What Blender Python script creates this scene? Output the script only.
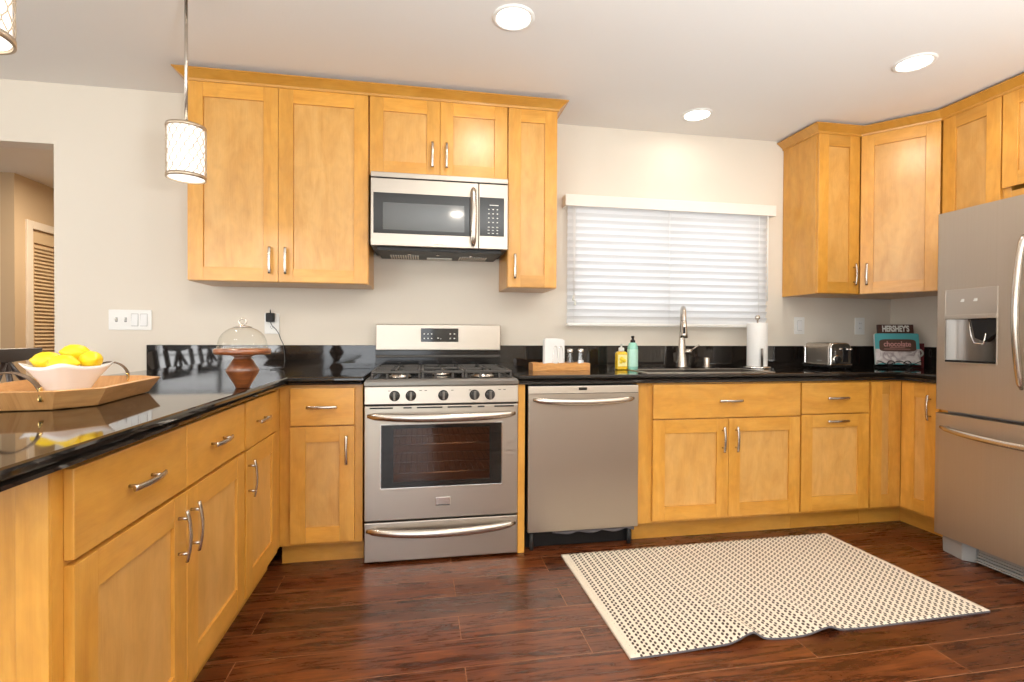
import bpy, bmesh, math, random
from mathutils import Vector, Matrix
random.seed(7)
for o in list(bpy.data.objects):
    bpy.data.objects.remove(o)
scene = bpy.context.scene
COL = scene.collection
PI = math.pi

# ------------------------------------------------------------------ camera
cam_data = bpy.data.cameras.new('camera')
cam = bpy.data.objects.new('camera', cam_data)
COL.objects.link(cam)
cam_data.sensor_width = 36.0
cam_data.lens = 508.24 / 1024 * 36.0
cam_data.clip_start = 0.05
R_ = (0.984340675549158, -0.17620302808036092, 0.005091891076854328)
U_ = (-0.0032101923209590655, 0.010962558399474376, 0.9999347563609339)
B_ = (-0.1762473521068883, -0.9842927995310387, 0.010225246533012397)
cam.matrix_world = Matrix(((R_[0], U_[0], B_[0], 0.2689), (R_[1], U_[1], B_[1], -3.1913),
                           (R_[2], U_[2], B_[2], 1.1193), (0, 0, 0, 1)))
scene.camera = cam

# ------------------------------------------------------------------ world, exposure
world = bpy.data.worlds.new('daylight_sky')
scene.world = world
world.use_nodes = True
wn = world.node_tree.nodes
wn['Background'].inputs['Color'].default_value = (0.86, 0.93, 1.0, 1)
wn['Background'].inputs['Strength'].default_value = 3.0
scene.view_settings.view_transform = 'Standard'
scene.view_settings.look = 'None'
scene.view_settings.gamma = 1.0
scene.view_settings.use_curve_mapping = False
scene.view_settings.exposure = 0.15
scene.cycles.use_denoising = True
scene.cycles.max_bounces = 10
scene.cycles.diffuse_bounces = 5
scene.cycles.transparent_max_bounces = 12
scene.cycles.sample_clamp_indirect = 6.0


def area_light(name, loc, rot, sx, sy, power, color=(1, 1, 1), shape='RECTANGLE', spread=PI):
    d = bpy.data.lights.new(name, 'AREA')
    d.shape = shape
    d.size = sx
    d.size_y = sy
    d.energy = power
    d.color = color
    d.spread = spread
    o = bpy.data.objects.new(name, d)
    o.location = loc
    o.rotation_euler = rot
    COL.objects.link(o)
    return o


# daylight coming in through the glass doors and the dining window behind the camera
area_light('daylight_patio_door', (-0.40, -5.34, 1.05), (-PI / 2, 0, PI), 1.7, 1.95, 13, (1.0, 0.97, 0.93))
area_light('daylight_dining_window', (-2.75, -5.30, 1.3), (-PI / 2, 0, PI), 1.7, 1.5, 50, (1.0, 0.97, 0.93))
area_light('daylight_side_window', (-4.75, -2.6, 1.3), (0, -PI / 2, 0), 1.5, 2.2, 26, (1.0, 0.97, 0.93))
area_light('daylight_kitchen_window', (1.90, 0.75, 1.75), (-PI / 2 - 0.15, 0, 0), 2.2, 1.6, 21, (0.93, 0.97, 1.0))

# unseen uplights added behind the camera to brighten ceiling and wall cabinets
for (x, y, pw) in ((2.4, -3.4, 80), (0.8, -3.6, 96), (-2.9, -3.2, 34)):
    area_light('added_uplight', (x, y, 1.15), (PI, 0, 0), 0.30, 0.30, pw, (0.92, 0.97, 1.0), 'DISK')

# ------------------------------------------------------------------ materials
MATS = {}


def new_mat(name):
    m = bpy.data.materials.new(name)
    m.use_nodes = True
    nt = m.node_tree
    b = nt.nodes['Principled BSDF']
    MATS[name] = m
    return m, nt, b


def simple(name, color, rough=0.5, metal=0.0, spec=0.5, coat=0.0, trans=0.0, ior=1.45, bump=None):
    m, nt, b = new_mat(name)
    b.inputs['Base Color'].default_value = (*color, 1)
    b.inputs['Roughness'].default_value = rough
    b.inputs['Metallic'].default_value = metal
    b.inputs['Specular IOR Level'].default_value = spec
    b.inputs['Coat Weight'].default_value = coat
    b.inputs['Transmission Weight'].default_value = trans
    b.inputs['IOR'].default_value = ior
    if bump:
        tc = nt.nodes.new('ShaderNodeTexCoord')
        n = nt.nodes.new('ShaderNodeTexNoise')
        n.inputs['Scale'].default_value = bump[0]
        n.inputs['Detail'].default_value = 3
        bp = nt.nodes.new('ShaderNodeBump')
        bp.inputs['Strength'].default_value = bump[1]
        bp.inputs['Distance'].default_value = 0.002
        nt.links.new(tc.outputs['Object'], n.inputs['Vector'])
        nt.links.new(n.outputs['Fac'], bp.inputs['Height'])
        nt.links.new(bp.outputs['Normal'], b.inputs['Normal'])
    return m


def ramp(nt, stops):
    r = nt.nodes.new('ShaderNodeValToRGB')
    el = r.color_ramp.elements
    while len(el) < len(stops):
        el.new(0.5)
    for e, (p, c) in zip(el, stops):
        e.position = p
        e.color = (*c, 1)
    return r


def wood(name, dark, mid, light, rough=0.34, scale=1.0, coat=0.35, vein=7.0, fig=0.15):
    """Grain along the UV u axis; every board carries its own tone in a face attribute."""
    m, nt, b = new_mat(name)
    L = nt.links.new
    uv = nt.nodes.new('ShaderNodeUVMap')
    uv.uv_map = 'UVMap'
    mp = nt.nodes.new('ShaderNodeMapping')
    mp.inputs['Scale'].default_value = (1.6 * scale, vein * scale, 1)
    n1 = nt.nodes.new('ShaderNodeTexNoise')
    n1.inputs['Scale'].default_value = 2.0
    n1.inputs['Detail'].default_value = 7
    n1.inputs['Roughness'].default_value = 0.6
    n1.inputs['Distortion'].default_value = 0.9
    mp2 = nt.nodes.new('ShaderNodeMapping')
    mp2.inputs['Scale'].default_value = (5 * scale, 160 * scale, 1)
    n2 = nt.nodes.new('ShaderNodeTexNoise')
    n2.inputs['Scale'].default_value = 1.5
    n2.inputs['Detail'].default_value = 3
    L(uv.outputs['UV'], mp.inputs['Vector'])
    L(uv.outputs['UV'], mp2.inputs['Vector'])
    L(mp.outputs['Vector'], n1.inputs['Vector'])
    L(mp2.outputs['Vector'], n2.inputs['Vector'])
    mix = nt.nodes.new('ShaderNodeMath')
    mix.operation = 'MULTIPLY_ADD'
    L(n2.outputs['Fac'], mix.inputs[0])
    mix.inputs[1].default_value = 0.3
    L(n1.outputs['Fac'], mix.inputs[2])
    r = ramp(nt, [(0.38, dark), (0.62, mid), (0.9, light)])
    L(mix.outputs[0], r.inputs['Fac'])
    at = nt.nodes.new('ShaderNodeAttribute')
    at.attribute_name = 'tone'
    mul = nt.nodes.new('ShaderNodeVectorMath')
    mul.operation = 'SCALE'
    mp3 = nt.nodes.new('ShaderNodeMapping')
    mp3.inputs['Scale'].default_value = (7 * scale, 11 * scale, 1)
    n3 = nt.nodes.new('ShaderNodeTexNoise')
    n3.inputs['Scale'].default_value = 1.6
    n3.inputs['Detail'].default_value = 4
    n3.inputs['Distortion'].default_value = 0.6
    L(uv.outputs['UV'], mp3.inputs['Vector'])
    L(mp3.outputs['Vector'], n3.inputs['Vector'])
    fr = nt.nodes.new('ShaderNodeMapRange')
    fr.inputs['From Min'].default_value = 0.3
    fr.inputs['From Max'].default_value = 0.7
    fr.inputs['To Min'].default_value = 1.0 - fig * 0.6
    fr.inputs['To Max'].default_value = 1.0 + fig * 0.4
    L(n3.outputs['Fac'], fr.inputs['Value'])
    tm = nt.nodes.new('ShaderNodeMath')
    tm.operation = 'MULTIPLY'
    L(fr.outputs['Result'], tm.inputs[0])
    L(at.outputs['Fac'], tm.inputs[1])
    L(r.outputs['Color'], mul.inputs[0])
    L(tm.outputs[0], mul.inputs['Scale'])
    L(mul.outputs['Vector'], b.inputs['Base Color'])
    b.inputs['Roughness'].default_value = rough
    b.inputs['Coat Weight'].default_value = coat
    b.inputs['Coat Roughness'].default_value = 0.3
    b.inputs['Coat IOR'].default_value = 1.65
    return m


maple = wood('honey_maple', (0.55, 0.233, 0.026), (0.635, 0.296, 0.042), (0.70, 0.355, 0.066))
veneer = wood('maple_veneer_panel', (0.55, 0.262, 0.050), (0.64, 0.335, 0.085), (0.71, 0.40, 0.125), vein=5.0, fig=0.13)
tray_wood = wood('acacia_wood', (0.38, 0.17, 0.05), (0.55, 0.27, 0.09), (0.66, 0.37, 0.15), rough=0.45, scale=2)
caddy_wood = wood('amber_wood', (0.45, 0.18, 0.04), (0.60, 0.27, 0.07), (0.70, 0.35, 0.10), rough=0.35, scale=3)
cake_wood = wood('turned_wood', (0.07, 0.018, 0.005), (0.19, 0.052, 0.012), (0.36, 0.12, 0.03), rough=0.16, scale=2.5, coat=0.8)
chair_wood = wood('espresso_wood', (0.022, 0.012, 0.009), (0.035, 0.02, 0.015), (0.05, 0.03, 0.022), rough=0.35)


def brushed(name, color, rough, axis, amp=0.08):
    m, nt, b = new_mat(name)
    L = nt.links.new
    b.inputs['Metallic'].default_value = 1.0
    b.inputs['Base Color'].default_value = (*color, 1)
    tc = nt.nodes.new('ShaderNodeTexCoord')
    mp = nt.nodes.new('ShaderNodeMapping')
    s = [300, 300, 300]
    s[axis] = 2
    mp.inputs['Scale'].default_value = s
    n = nt.nodes.new('ShaderNodeTexNoise')
    n.inputs['Scale'].default_value = 1.0
    n.inputs['Detail'].default_value = 2
    mr = nt.nodes.new('ShaderNodeMapRange')
    mr.inputs['To Min'].default_value = rough - amp
    mr.inputs['To Max'].default_value = rough + amp
    L(tc.outputs['Object'], mp.inputs['Vector'])
    L(mp.outputs['Vector'], n.inputs['Vector'])
    L(n.outputs['Fac'], mr.inputs['Value'])
    L(mr.outputs['Result'], b.inputs['Roughness'])
    return m


steel = brushed('brushed_steel', (0.50, 0.445, 0.385), 0.36, 0)
steel_v = brushed('brushed_steel_upright', (0.48, 0.415, 0.345), 0.52, 2)
nickel = simple('satin_nickel', (0.58, 0.53, 0.47), 0.27, 1.0)
chrome = simple('polished_steel', (0.75, 0.73, 0.70), 0.12, 1.0)
dark_steel = simple('dark_steel', (0.22, 0.20, 0.18), 0.32, 1.0)
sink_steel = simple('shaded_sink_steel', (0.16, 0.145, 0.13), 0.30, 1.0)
brass = simple('brass', (0.70, 0.50, 0.20), 0.25, 1.0)
black_glass = simple('black_glass', (0.012, 0.011, 0.010), 0.06, 0.0, 0.6)
grey_glass = simple('smoked_glass', (0.05, 0.05, 0.048), 0.08, 0.0, 0.9)
black_enamel = simple('black_enamel', (0.012, 0.011, 0.011), 0.12)
cast_iron = simple('cast_iron', (0.07, 0.064, 0.058), 0.36, 0.4)
black_plastic = simple('black_plastic', (0.010, 0.009, 0.009), 0.45, spec=0.3)
knob_black = simple('knob_black', (0.04, 0.038, 0.036), 0.3)
dark_metal = simple('dark_painted_metal', (0.03, 0.03, 0.03), 0.5)
grey_plastic = simple('grey_plastic', (0.30, 0.30, 0.29), 0.45)
oven_dark = simple('oven_enamel', (0.50, 0.32, 0.22), 0.35)
white_plastic = simple('white_plastic', (0.80, 0.79, 0.76), 0.35)
ivory_paint = simple('ivory_paint', (0.80, 0.76, 0.70), 0.4)
white_ceramic = simple('white_ceramic', (0.80, 0.79, 0.78), 0.12, coat=0.5)
white_paper = simple('white_paper', (0.82, 0.81, 0.79), 0.85, bump=(60, 0.3))
icon_white = simple('printed_white', (0.70, 0.70, 0.66), 0.5)
turquoise = simple('turquoise_print', (0.10, 0.42, 0.45), 0.4)
choc_brown = simple('chocolate_print', (0.070, 0.028, 0.020), 0.4)
plaque_brown = simple('plaque_print', (0.115, 0.062, 0.045), 0.4)
pink_print = simple('pink_print', (0.62, 0.30, 0.27), 0.5)
red_print = simple('dark_red_print', (0.16, 0.02, 0.025), 0.4)
strap_mat = simple('tan_strap', (0.12, 0.075, 0.045), 0.5)
wall_paint = simple('beige_wall_paint', (0.72, 0.655, 0.565), 0.75, spec=0.25, bump=(140, 0.12))
ceiling_paint = simple('ceiling_paint', (0.80, 0.78, 0.75), 0.85, spec=0.2, bump=(90, 0.15))
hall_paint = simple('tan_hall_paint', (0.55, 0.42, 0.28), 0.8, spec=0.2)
louver_paint = simple('cream_door_paint', (0.68, 0.52, 0.33), 0.5)
casing_paint = simple('casing_paint', (0.76, 0.68, 0.58), 0.45)
lemon_mat = simple('lemon_peel', (0.87, 0.58, 0.012), 0.38, bump=(180, 0.5))
white_trim = simple('white_vinyl', (0.78, 0.78, 0.77), 0.4)
yellow_soap = simple('yellow_soap', (0.75, 0.48, 0.02), 0.12, coat=0.6)
yellow_label = simple('yellow_label', (0.80, 0.72, 0.30), 0.5)
lemon_print = simple('lemon_print', (0.82, 0.58, 0.03), 0.5)
green_soap = simple('sea_green_bottle', (0.30, 0.62, 0.50), 0.25, coat=0.4)
green_label = simple('pale_green_label', (0.45, 0.72, 0.60), 0.5)
clear_plastic = simple('frosted_plastic', (0.72, 0.72, 0.66), 0.25)
salt_white = simple('salt', (0.85, 0.84, 0.82), 0.9)
pepper_dark = simple('peppercorn', (0.07, 0.055, 0.045), 0.9)
lawn_mat = simple('lawn_green', (0.10, 0.22, 0.04), 0.9)
grey_binding = simple('grey_binding', (0.14, 0.13, 0.14), 0.9)


def glass_mat(name, tint=(1, 1, 1), gloss=0.12, rough=0.02):
    """thin clear pane: mostly see-through with a mirror-like sheen"""
    m = bpy.data.materials.new(name)
    m.use_nodes = True
    nt = m.node_tree
    nt.nodes.clear()
    out = nt.nodes.new('ShaderNodeOutputMaterial')
    t = nt.nodes.new('ShaderNodeBsdfTransparent')
    t.inputs['Color'].default_value = (*tint, 1)
    g = nt.nodes.new('ShaderNodeBsdfGlossy')
    g.inputs['Roughness'].default_value = rough
    lw = nt.nodes.new('ShaderNodeLayerWeight')
    lw.inputs['Blend'].default_value = 0.5
    fr = nt.nodes.new('ShaderNodeMath')
    fr.operation = 'POWER'
    fr.inputs[1].default_value = 4.0
    nt.links.new(lw.outputs['Facing'], fr.inputs[0])
    fm = nt.nodes.new('ShaderNodeMath')
    fm.operation = 'MULTIPLY'
    fm.inputs[1].default_value = 0.6
    nt.links.new(fr.outputs[0], fm.inputs[0])
    ad = nt.nodes.new('ShaderNodeMath')
    ad.operation = 'ADD'
    ad.use_clamp = True
    ad.inputs[1].default_value = gloss
    mx = nt.nodes.new('ShaderNodeMixShader')
    nt.links.new(fm.outputs[0], ad.inputs[0])
    nt.links.new(ad.outputs[0], mx.inputs['Fac'])
    nt.links.new(t.outputs[0], mx.inputs[1])
    nt.links.new(g.outputs[0], mx.inputs[2])
    nt.links.new(mx.outputs[0], out.inputs['Surface'])
    MATS[name] = m
    return m


window_glass = glass_mat('window_glass', gloss=0.0)
dome_glass = glass_mat('dome_glass', (0.96, 0.96, 0.94), 0.03)
oven_glass = glass_mat('oven_glass', (0.72, 0.58, 0.48), 0.05)
shaker_glass = glass_mat('shaker_glass', (0.92, 0.92, 0.92), 0.10)


def emitter(name, color, strength):
    m, nt, b = new_mat(name)
    b.inputs['Base Color'].default_value = (0.8, 0.78, 0.74, 1)
    b.inputs['Emission Color'].default_value = (*color, 1)
    b.inputs['Emission Strength'].default_value = strength
    return m


lamp_glow = emitter('lamp_diffuser', (1.0, 0.93, 0.82), 9.0)
shade_glow = emitter('lit_fabric_shade', (1.0, 0.94, 0.86), 0.75)
shade_bottom = emitter('lit_shade_diffuser', (1.0, 0.95, 0.86), 1.2)

# translucent blind slats
m = bpy.data.materials.new('blind_slat')
m.use_nodes = True
nt = m.node_tree
nt.nodes.clear()
out = nt.nodes.new('ShaderNodeOutputMaterial')
d = nt.nodes.new('ShaderNodeBsdfDiffuse')
d.inputs['Color'].default_value = (0.80, 0.79, 0.78, 1)
t = nt.nodes.new('ShaderNodeBsdfTranslucent')
t.inputs['Color'].default_value = (0.80, 0.82, 0.85, 1)
mx = nt.nodes.new('ShaderNodeMixShader')
mx.inputs['Fac'].default_value = 0.30
nt.links.new(d.outputs[0], mx.inputs[1])
nt.links.new(t.outputs[0], mx.inputs[2])
nt.links.new(mx.outputs[0], out.inputs['Surface'])
slat_mat = m

# granite
granite, nt, b = new_mat('black_granite')
L = nt.links.new
tc = nt.nodes.new('ShaderNodeTexCoord')
v = nt.nodes.new('ShaderNodeTexVoronoi')
v.inputs['Scale'].default_value = 420
n = nt.nodes.new('ShaderNodeTexNoise')
n.inputs['Scale'].default_value = 380
n.inputs['Detail'].default_value = 4
L(tc.outputs['Object'], v.inputs['Vector'])
L(tc.outputs['Object'], n.inputs['Vector'])
r1 = ramp(nt, [(0.0, (0.010, 0.008, 0.007)), (0.6, (0.016, 0.013, 0.011)), (0.8, (0.024, 0.019, 0.016)), (1.0, (0.036, 0.029, 0.024))])
sep = nt.nodes.new('ShaderNodeSeparateColor')
L(v.outputs['Color'], sep.inputs['Color'])
mul = nt.nodes.new('ShaderNodeMath')
mul.operation = 'MULTIPLY'
L(sep.outputs['Red'], mul.inputs[0])
L(n.outputs['Fac'], mul.inputs[1])
mul2 = nt.nodes.new('ShaderNodeMath')
mul2.operation = 'MULTIPLY'
mul2.inputs[1].default_value = 1.6
L(mul.outputs[0], mul2.inputs[0])
L(mul2.outputs[0], r1.inputs['Fac'])
L(r1.outputs['Color'], b.inputs['Base Color'])
b.inputs['Roughness'].default_value = 0.045
b.inputs['Specular IOR Level'].default_value = 0.65

# dark hardwood laminate floor: planks run along x
floor_mat, nt, b = new_mat('dark_cherry_planks')
L = nt.links.new
tc = nt.nodes.new('ShaderNodeTexCoord')
br = nt.nodes.new('ShaderNodeTexBrick')
br.offset = 0.37
br.inputs['Scale'].default_value = 1.0
br.inputs['Brick Width'].default_value = 1.22
br.inputs['Row Height'].default_value = 0.158
br.inputs['Mortar Size'].default_value = 0.0016
br.inputs['Mortar Smooth'].default_value = 0.1
br.inputs['Bias'].default_value = 0.0
br.inputs['Color1'].default_value = (0.0, 0.0, 0.0, 1)
br.inputs['Color2'].default_value = (1.0, 1.0, 1.0, 1)
br.inputs['Mortar'].default_value = (0.5, 0.5, 0.5, 1)
off = nt.nodes.new('ShaderNodeMapping')
off.inputs['Location'].default_value = (0.35, 0.064, 0)
L(tc.outputs['Object'], off.inputs['Vector'])
L(off.outputs['Vector'], br.inputs['Vector'])
mp = nt.nodes.new('ShaderNodeMapping')
mp.inputs['Scale'].default_value = (1.3, 13.0, 1)
addv = nt.nodes.new('ShaderNodeVectorMath')
addv.operation = 'MULTIPLY_ADD'
L(br.outputs['Color'], addv.inputs[0])
addv.inputs[1].default_value = (7, 3, 0)
L(tc.outputs['Object'], addv.inputs[2])
L(addv.outputs['Vector'], mp.inputs['Vector'])
n1 = nt.nodes.new('ShaderNodeTexNoise')
n1.inputs['Scale'].default_value = 2.2
n1.inputs['Detail'].default_value = 8
n1.inputs['Roughness'].default_value = 0.68
n1.inputs['Distortion'].default_value = 1.2
L(mp.outputs['Vector'], n1.inputs['Vector'])
r1 = ramp(nt, [(0.30, (0.020, 0.005, 0.002)), (0.48, (0.085, 0.020, 0.005)), (0.64, (0.165, 0.045, 0.011)), (0.8, (0.26, 0.085, 0.024))])
L(n1.outputs['Fac'], r1.inputs['Fac'])
sepb = nt.nodes.new('ShaderNodeSeparateColor')
L(br.outputs['Color'], sepb.inputs['Color'])
tn = nt.nodes.new('ShaderNodeMapRange')
tn.inputs['To Min'].default_value = 0.72
tn.inputs['To Max'].default_value = 1.25
L(sepb.outputs['Red'], tn.inputs['Value'])
sc = nt.nodes.new('ShaderNodeVectorMath')
sc.operation = 'SCALE'
L(r1.outputs['Color'], sc.inputs[0])
L(tn.outputs['Result'], sc.inputs['Scale'])
mxc = nt.nodes.new('ShaderNodeMix')
mxc.data_type = 'RGBA'
L(br.outputs['Fac'], mxc.inputs['Factor'])
L(sc.outputs['Vector'], mxc.inputs['A'])
mxc.inputs['B'].default_value = (0.30, 0.13, 0.06, 1)
L(mxc.outputs['Result'], b.inputs['Base Color'])
rr = nt.nodes.new('ShaderNodeMapRange')
rr.inputs['To Min'].default_value = 0.20
rr.inputs['To Max'].default_value = 0.36
L(n1.outputs['Fac'], rr.inputs['Value'])
L(rr.outputs['Result'], b.inputs['Roughness'])
bp = nt.nodes.new('ShaderNodeBump')
bp.inputs['Strength'].default_value = 0.25
bp.inputs['Distance'].default_value = 0.002
L(n1.outputs['Fac'], bp.inputs['Height'])
L(bp.outputs['Normal'], b.inputs['Normal'])

# woven rug: cream ground with rows of dark stitches, u across the rug in metres, v along it
rug_mat, nt, b = new_mat('woven_rug')
L = nt.links.new
uv = nt.nodes.new('ShaderNodeUVMap')
uv.uv_map = 'UVMap'
sp = nt.nodes.new('ShaderNodeSeparateXYZ')
L(uv.outputs['UV'], sp.inputs[0])


def mth(op, a, bb=None, c=None, clamp=False):
    q = nt.nodes.new('ShaderNodeMath')
    q.operation = op
    q.use_clamp = clamp
    for i, x in enumerate((a, bb, c)):
        if x is None:
            continue
        if isinstance(x, (int, float)):
            q.inputs[i].default_value = x
        else:
            L(x, q.inputs[i])
    return q.outputs[0]


PX, PY = 0.0345, 0.0235
fx = mth('FRACT', mth('DIVIDE', sp.outputs['X'], PX))
row = mth('DIVIDE', sp.outputs['Y'], PY)


def stitch(cx, phase):
    dx = mth('SUBTRACT', fx, cx)
    fy = mth('SUBTRACT', mth('FRACT', mth('ADD', row, phase)), 0.5)
    sx_ = mth('ADD', dx, mth('MULTIPLY', fy, 0.12))
    dd = mth('ADD', mth('POWER', mth('DIVIDE', mth('ABSOLUTE', sx_), 0.145), 2.0), mth('POWER', mth('DIVIDE', mth('ABSOLUTE', fy), 0.34), 2.0))
    return mth('LESS_THAN', dd, 1.0)


# pairs of slanted stitches, the second half a row further along
dot = mth('MAXIMUM', stitch(0.27, 0.0), stitch(0.63, 0.5))
inb = mth('MULTIPLY', mth('GREATER_THAN', sp.outputs['X'], 0.026), mth('LESS_THAN', sp.outputs['X'], 1.552))
dot = mth('MULTIPLY', dot, inb)
tcn = nt.nodes.new('ShaderNodeTexNoise')
tcn.inputs['Scale'].default_value = 600
mxr = nt.nodes.new('ShaderNodeMix')
mxr.data_type = 'RGBA'
L(dot, mxr.inputs['Factor'])
rc = ramp(nt, [(0.3, (0.62, 0.54, 0.43)), (0.7, (0.82, 0.73, 0.60))])
L(tcn.outputs['Fac'], rc.inputs['Fac'])
L(rc.outputs['Color'], mxr.inputs['A'])
mxr.inputs['B'].default_value = (0.075, 0.052, 0.042, 1)
L(mxr.outputs['Result'], b.inputs['Base Color'])
b.inputs['Roughness'].default_value = 0.95
b.inputs['Specular IOR Level'].default_value = 0.1
bp = nt.nodes.new('ShaderNodeBump')
bp.inputs['Strength'].default_value = 0.6
bp.inputs['Distance'].default_value = 0.002
L(dot, bp.inputs['Height'])
L(bp.outputs['Normal'], b.inputs['Normal'])


# ------------------------------------------------------------------ mesh helpers
class MB:
    """collects solids and links them as one mesh object"""

    def __init__(self):
        self.bm = bmesh.new()
        self.uv = self.bm.loops.layers.uv.new('UVMap')
        self.tone = self.bm.faces.layers.float.new('tone')

    def _finish(self, faces, grain='z', tone=None, mi=0, smooth=False, xf=None):
        t = random.uniform(0.9, 1.08) if tone is None else tone
        ou, ov = random.uniform(0, 20), random.uniform(0, 20)
        vs = set()
        for f in faces:
            f.normal_update()
            n = f.normal
            f[self.tone] = t
            f.material_index = mi
            f.smooth = smooth
            for l in f.loops:
                c = l.vert.co
                g = {'x': (c.x, c.y, c.z), 'y': (c.y, c.x, c.z), 'z': (c.z, c.x, c.y)}[grain]
                an = {'x': (n.x, n.y, n.z), 'y': (n.y, n.x, n.z), 'z': (n.z, n.x, n.y)}[grain]
                other = g[2] if abs(an[1]) > abs(an[2]) else g[1]
                l[self.uv].uv = (g[0] + ou, other + ov)
            vs.update(f.verts)
        if xf is not None:
            for vv in vs:
                vv.co = xf @ vv.co

    def box(self, x0, x1, y0, y1, z0, z1, grain='z', tone=None, mi=0, xf=None):
        P = [self.bm.verts.new((x, y, z)) for x in (x0, x1) for y in (y0, y1) for z in (z0, z1)]
        fs = [self.bm.faces.new([P[i] for i in q]) for q in
              ((0, 1, 3, 2), (4, 6, 7, 5), (0, 4, 5, 1), (2, 3, 7, 6), (0, 2, 6, 4), (1, 5, 7, 3))]
        self._finish(fs, grain, tone, mi, False, xf)
        return self

    def prism(self, poly, a, b, axis='z', grain='x', tone=None, mi=0, smooth=False, xf=None):
        """polygon (list of 2D points) extruded from a to b along an axis"""
        area = sum(p[0] * q[1] - q[0] * p[1] for p, q in zip(poly, poly[1:] + poly[:1]))
        if area < 0:
            poly = poly[::-1]

        def P(p, d):
            return {'z': (p[0], p[1], d), 'y': (p[0], d, p[1]), 'x': (d, p[0], p[1])}[axis]
        A = [self.bm.verts.new(P(p, a)) for p in poly]
        B = [self.bm.verts.new(P(p, b)) for p in poly]
        k = len(poly)
        fs = [self.bm.faces.new(A[::-1]), self.bm.faces.new(B)]
        sd = [self.bm.faces.new((A[i], A[(i + 1) % k], B[(i + 1) % k], B[i])) for i in range(k)]
        self._finish(fs + sd, grain, tone, mi, False, xf)
        if smooth:
            for f in sd:
                f.smooth = True
        return self

    def slab(self, poly, profile, grain='x', tone=None, mi=0, xf=None, smooth=False):
        """polygon in plan swept through a profile [(inset, z), ...] with capped ends"""
        area = sum(p[0] * q[1] - q[0] * p[1] for p, q in zip(poly, poly[1:] + poly[:1]))
        if area < 0:
            poly = poly[::-1]
        k = len(poly)
        V = [Vector(p) for p in poly]

        def inset(d):
            res = []
            for i in range(k):
                e0 = (V[i] - V[i - 1]).normalized()
                e1 = (V[(i + 1) % k] - V[i]).normalized()
                n0 = Vector((-e0.y, e0.x))
                n1 = Vector((-e1.y, e1.x))
                den = 1 + n0.dot(n1)
                res.append(V[i] + (n0 + n1) * (d / max(den, 0.2)))
            return res
        rings = [[self.bm.verts.new((q.x, q.y, z)) for q in inset(d)] for d, z in profile]
        fs = [self.bm.faces.new(rings[0][::-1]), self.bm.faces.new(rings[-1])]
        sd = []
        for r0, r1 in zip(rings, rings[1:]):
            for i in range(k):
                sd.append(self.bm.faces.new((r0[i], r0[(i + 1) % k], r1[(i + 1) % k], r1[i])))
        self._finish(fs + sd, grain, tone, mi, False, xf)
        if smooth:
            for f in sd:
                f.smooth = True
        return self

    def loft(self, rings, closed=True, caps=True, mi=0, smooth=True, grain='z', tone=None, xf=None):
        R = [[self.bm.verts.new(p) for p in r] for r in rings]
        k = len(R[0])
        fs = []
        for r0, r1 in zip(R, R[1:]):
            for i in range(k if closed else k - 1):
                fs.append(self.bm.faces.new((r0[i], r0[(i + 1) % k], r1[(i + 1) % k], r1[i])))
        cp = []
        if caps:
            cp = [self.bm.faces.new(R[0][::-1]), self.bm.faces.new(R[-1])]
        self._finish(fs + cp, grain, tone, mi, smooth, xf)
        for f in cp:
            f.smooth = False
        return self

    def lathe(self, prof, seg=28, c=(0, 0, 0), mi=0, smooth=True, caps=True, grain='z', tone=None, xf=None):
        rings = [[(c[0] + r * math.cos(2 * PI * i / seg), c[1] + r * math.sin(2 * PI * i / seg), c[2] + z) for i in range(seg)]
                 for r, z in prof]
        return self.loft(rings, True, caps, mi, smooth, grain, tone, xf)

    def cyl(self, p, q, r, r2=None, seg=16, mi=0, tone=None, grain='z', xf=None):
        p, q = Vector(p), Vector(q)
        r2 = r if r2 is None else r2
        ax = (q - p).normalized()
        a = ax.orthogonal().normalized()
        bb = ax.cross(a)
        rings = [[tuple(o + (a * math.cos(2 * PI * i / seg) + bb * math.sin(2 * PI * i / seg)) * rr) for i in range(seg)]
                 for o, rr in ((p, r), (q, r2))]
        return self.loft(rings, True, True, mi, True, grain, tone, xf)

    def tube(self, pts, r, seg=10, flat=None, up=(0, 0, 1), mi=0, tone=None, grain='z', closed=False, xf=None):
        """r: radius or list; flat=(a, b): elliptical section scaled by r, a across 'up', b along it"""
        P = [Vector(p) for p in pts]
        k = len(P)
        rs = r if isinstance(r, (list, tuple)) else [r] * k
        up = Vector(up)
        fa, fb = flat or (1, 1)
        rings = []
        for i in range(k):
            if closed:
                tg = (P[(i + 1) % k] - P[i - 1]).normalized()
            else:
                tg = (P[min(i + 1, k - 1)] - P[max(i - 1, 0)]).normalized()
            a = tg.cross(up)
            if a.length < 1e-3:
                a = tg.orthogonal()
            a.normalize()
            bb = a.cross(tg).normalized()
            rings.append([tuple(P[i] + a * (fa * rs[i] * math.cos(2 * PI * j / seg)) + bb * (fb * rs[i] * math.sin(2 * PI * j / seg)))
                          for j in range(seg)])
        if closed:
            rings.append(rings[0])
        return self.loft(rings, True, not closed, mi, True, grain, tone, xf)

    def build(self, name, mats, parent=None, bevel=0.0, seg=2, subsurf=0, angle=40, loc=None):
        bmesh.ops.recalc_face_normals(self.bm, faces=self.bm.faces[:])
        me = bpy.data.meshes.new(name)
        self.bm.to_mesh(me)
        self.bm.free()
        for mm in (mats if isinstance(mats, (list, tuple)) else [mats]):
            me.materials.append(mm)
        o = bpy.data.objects.new(name, me)
        COL.objects.link(o)
        if parent is not None:
            o.parent = parent
        if loc is not None:
            o.location = loc
        if bevel > 0:
            bv = o.modifiers.new('bevel', 'BEVEL')
            bv.width = bevel
            bv.segments = seg
            bv.limit_method = 'ANGLE'
            bv.angle_limit = math.radians(angle)
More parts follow.
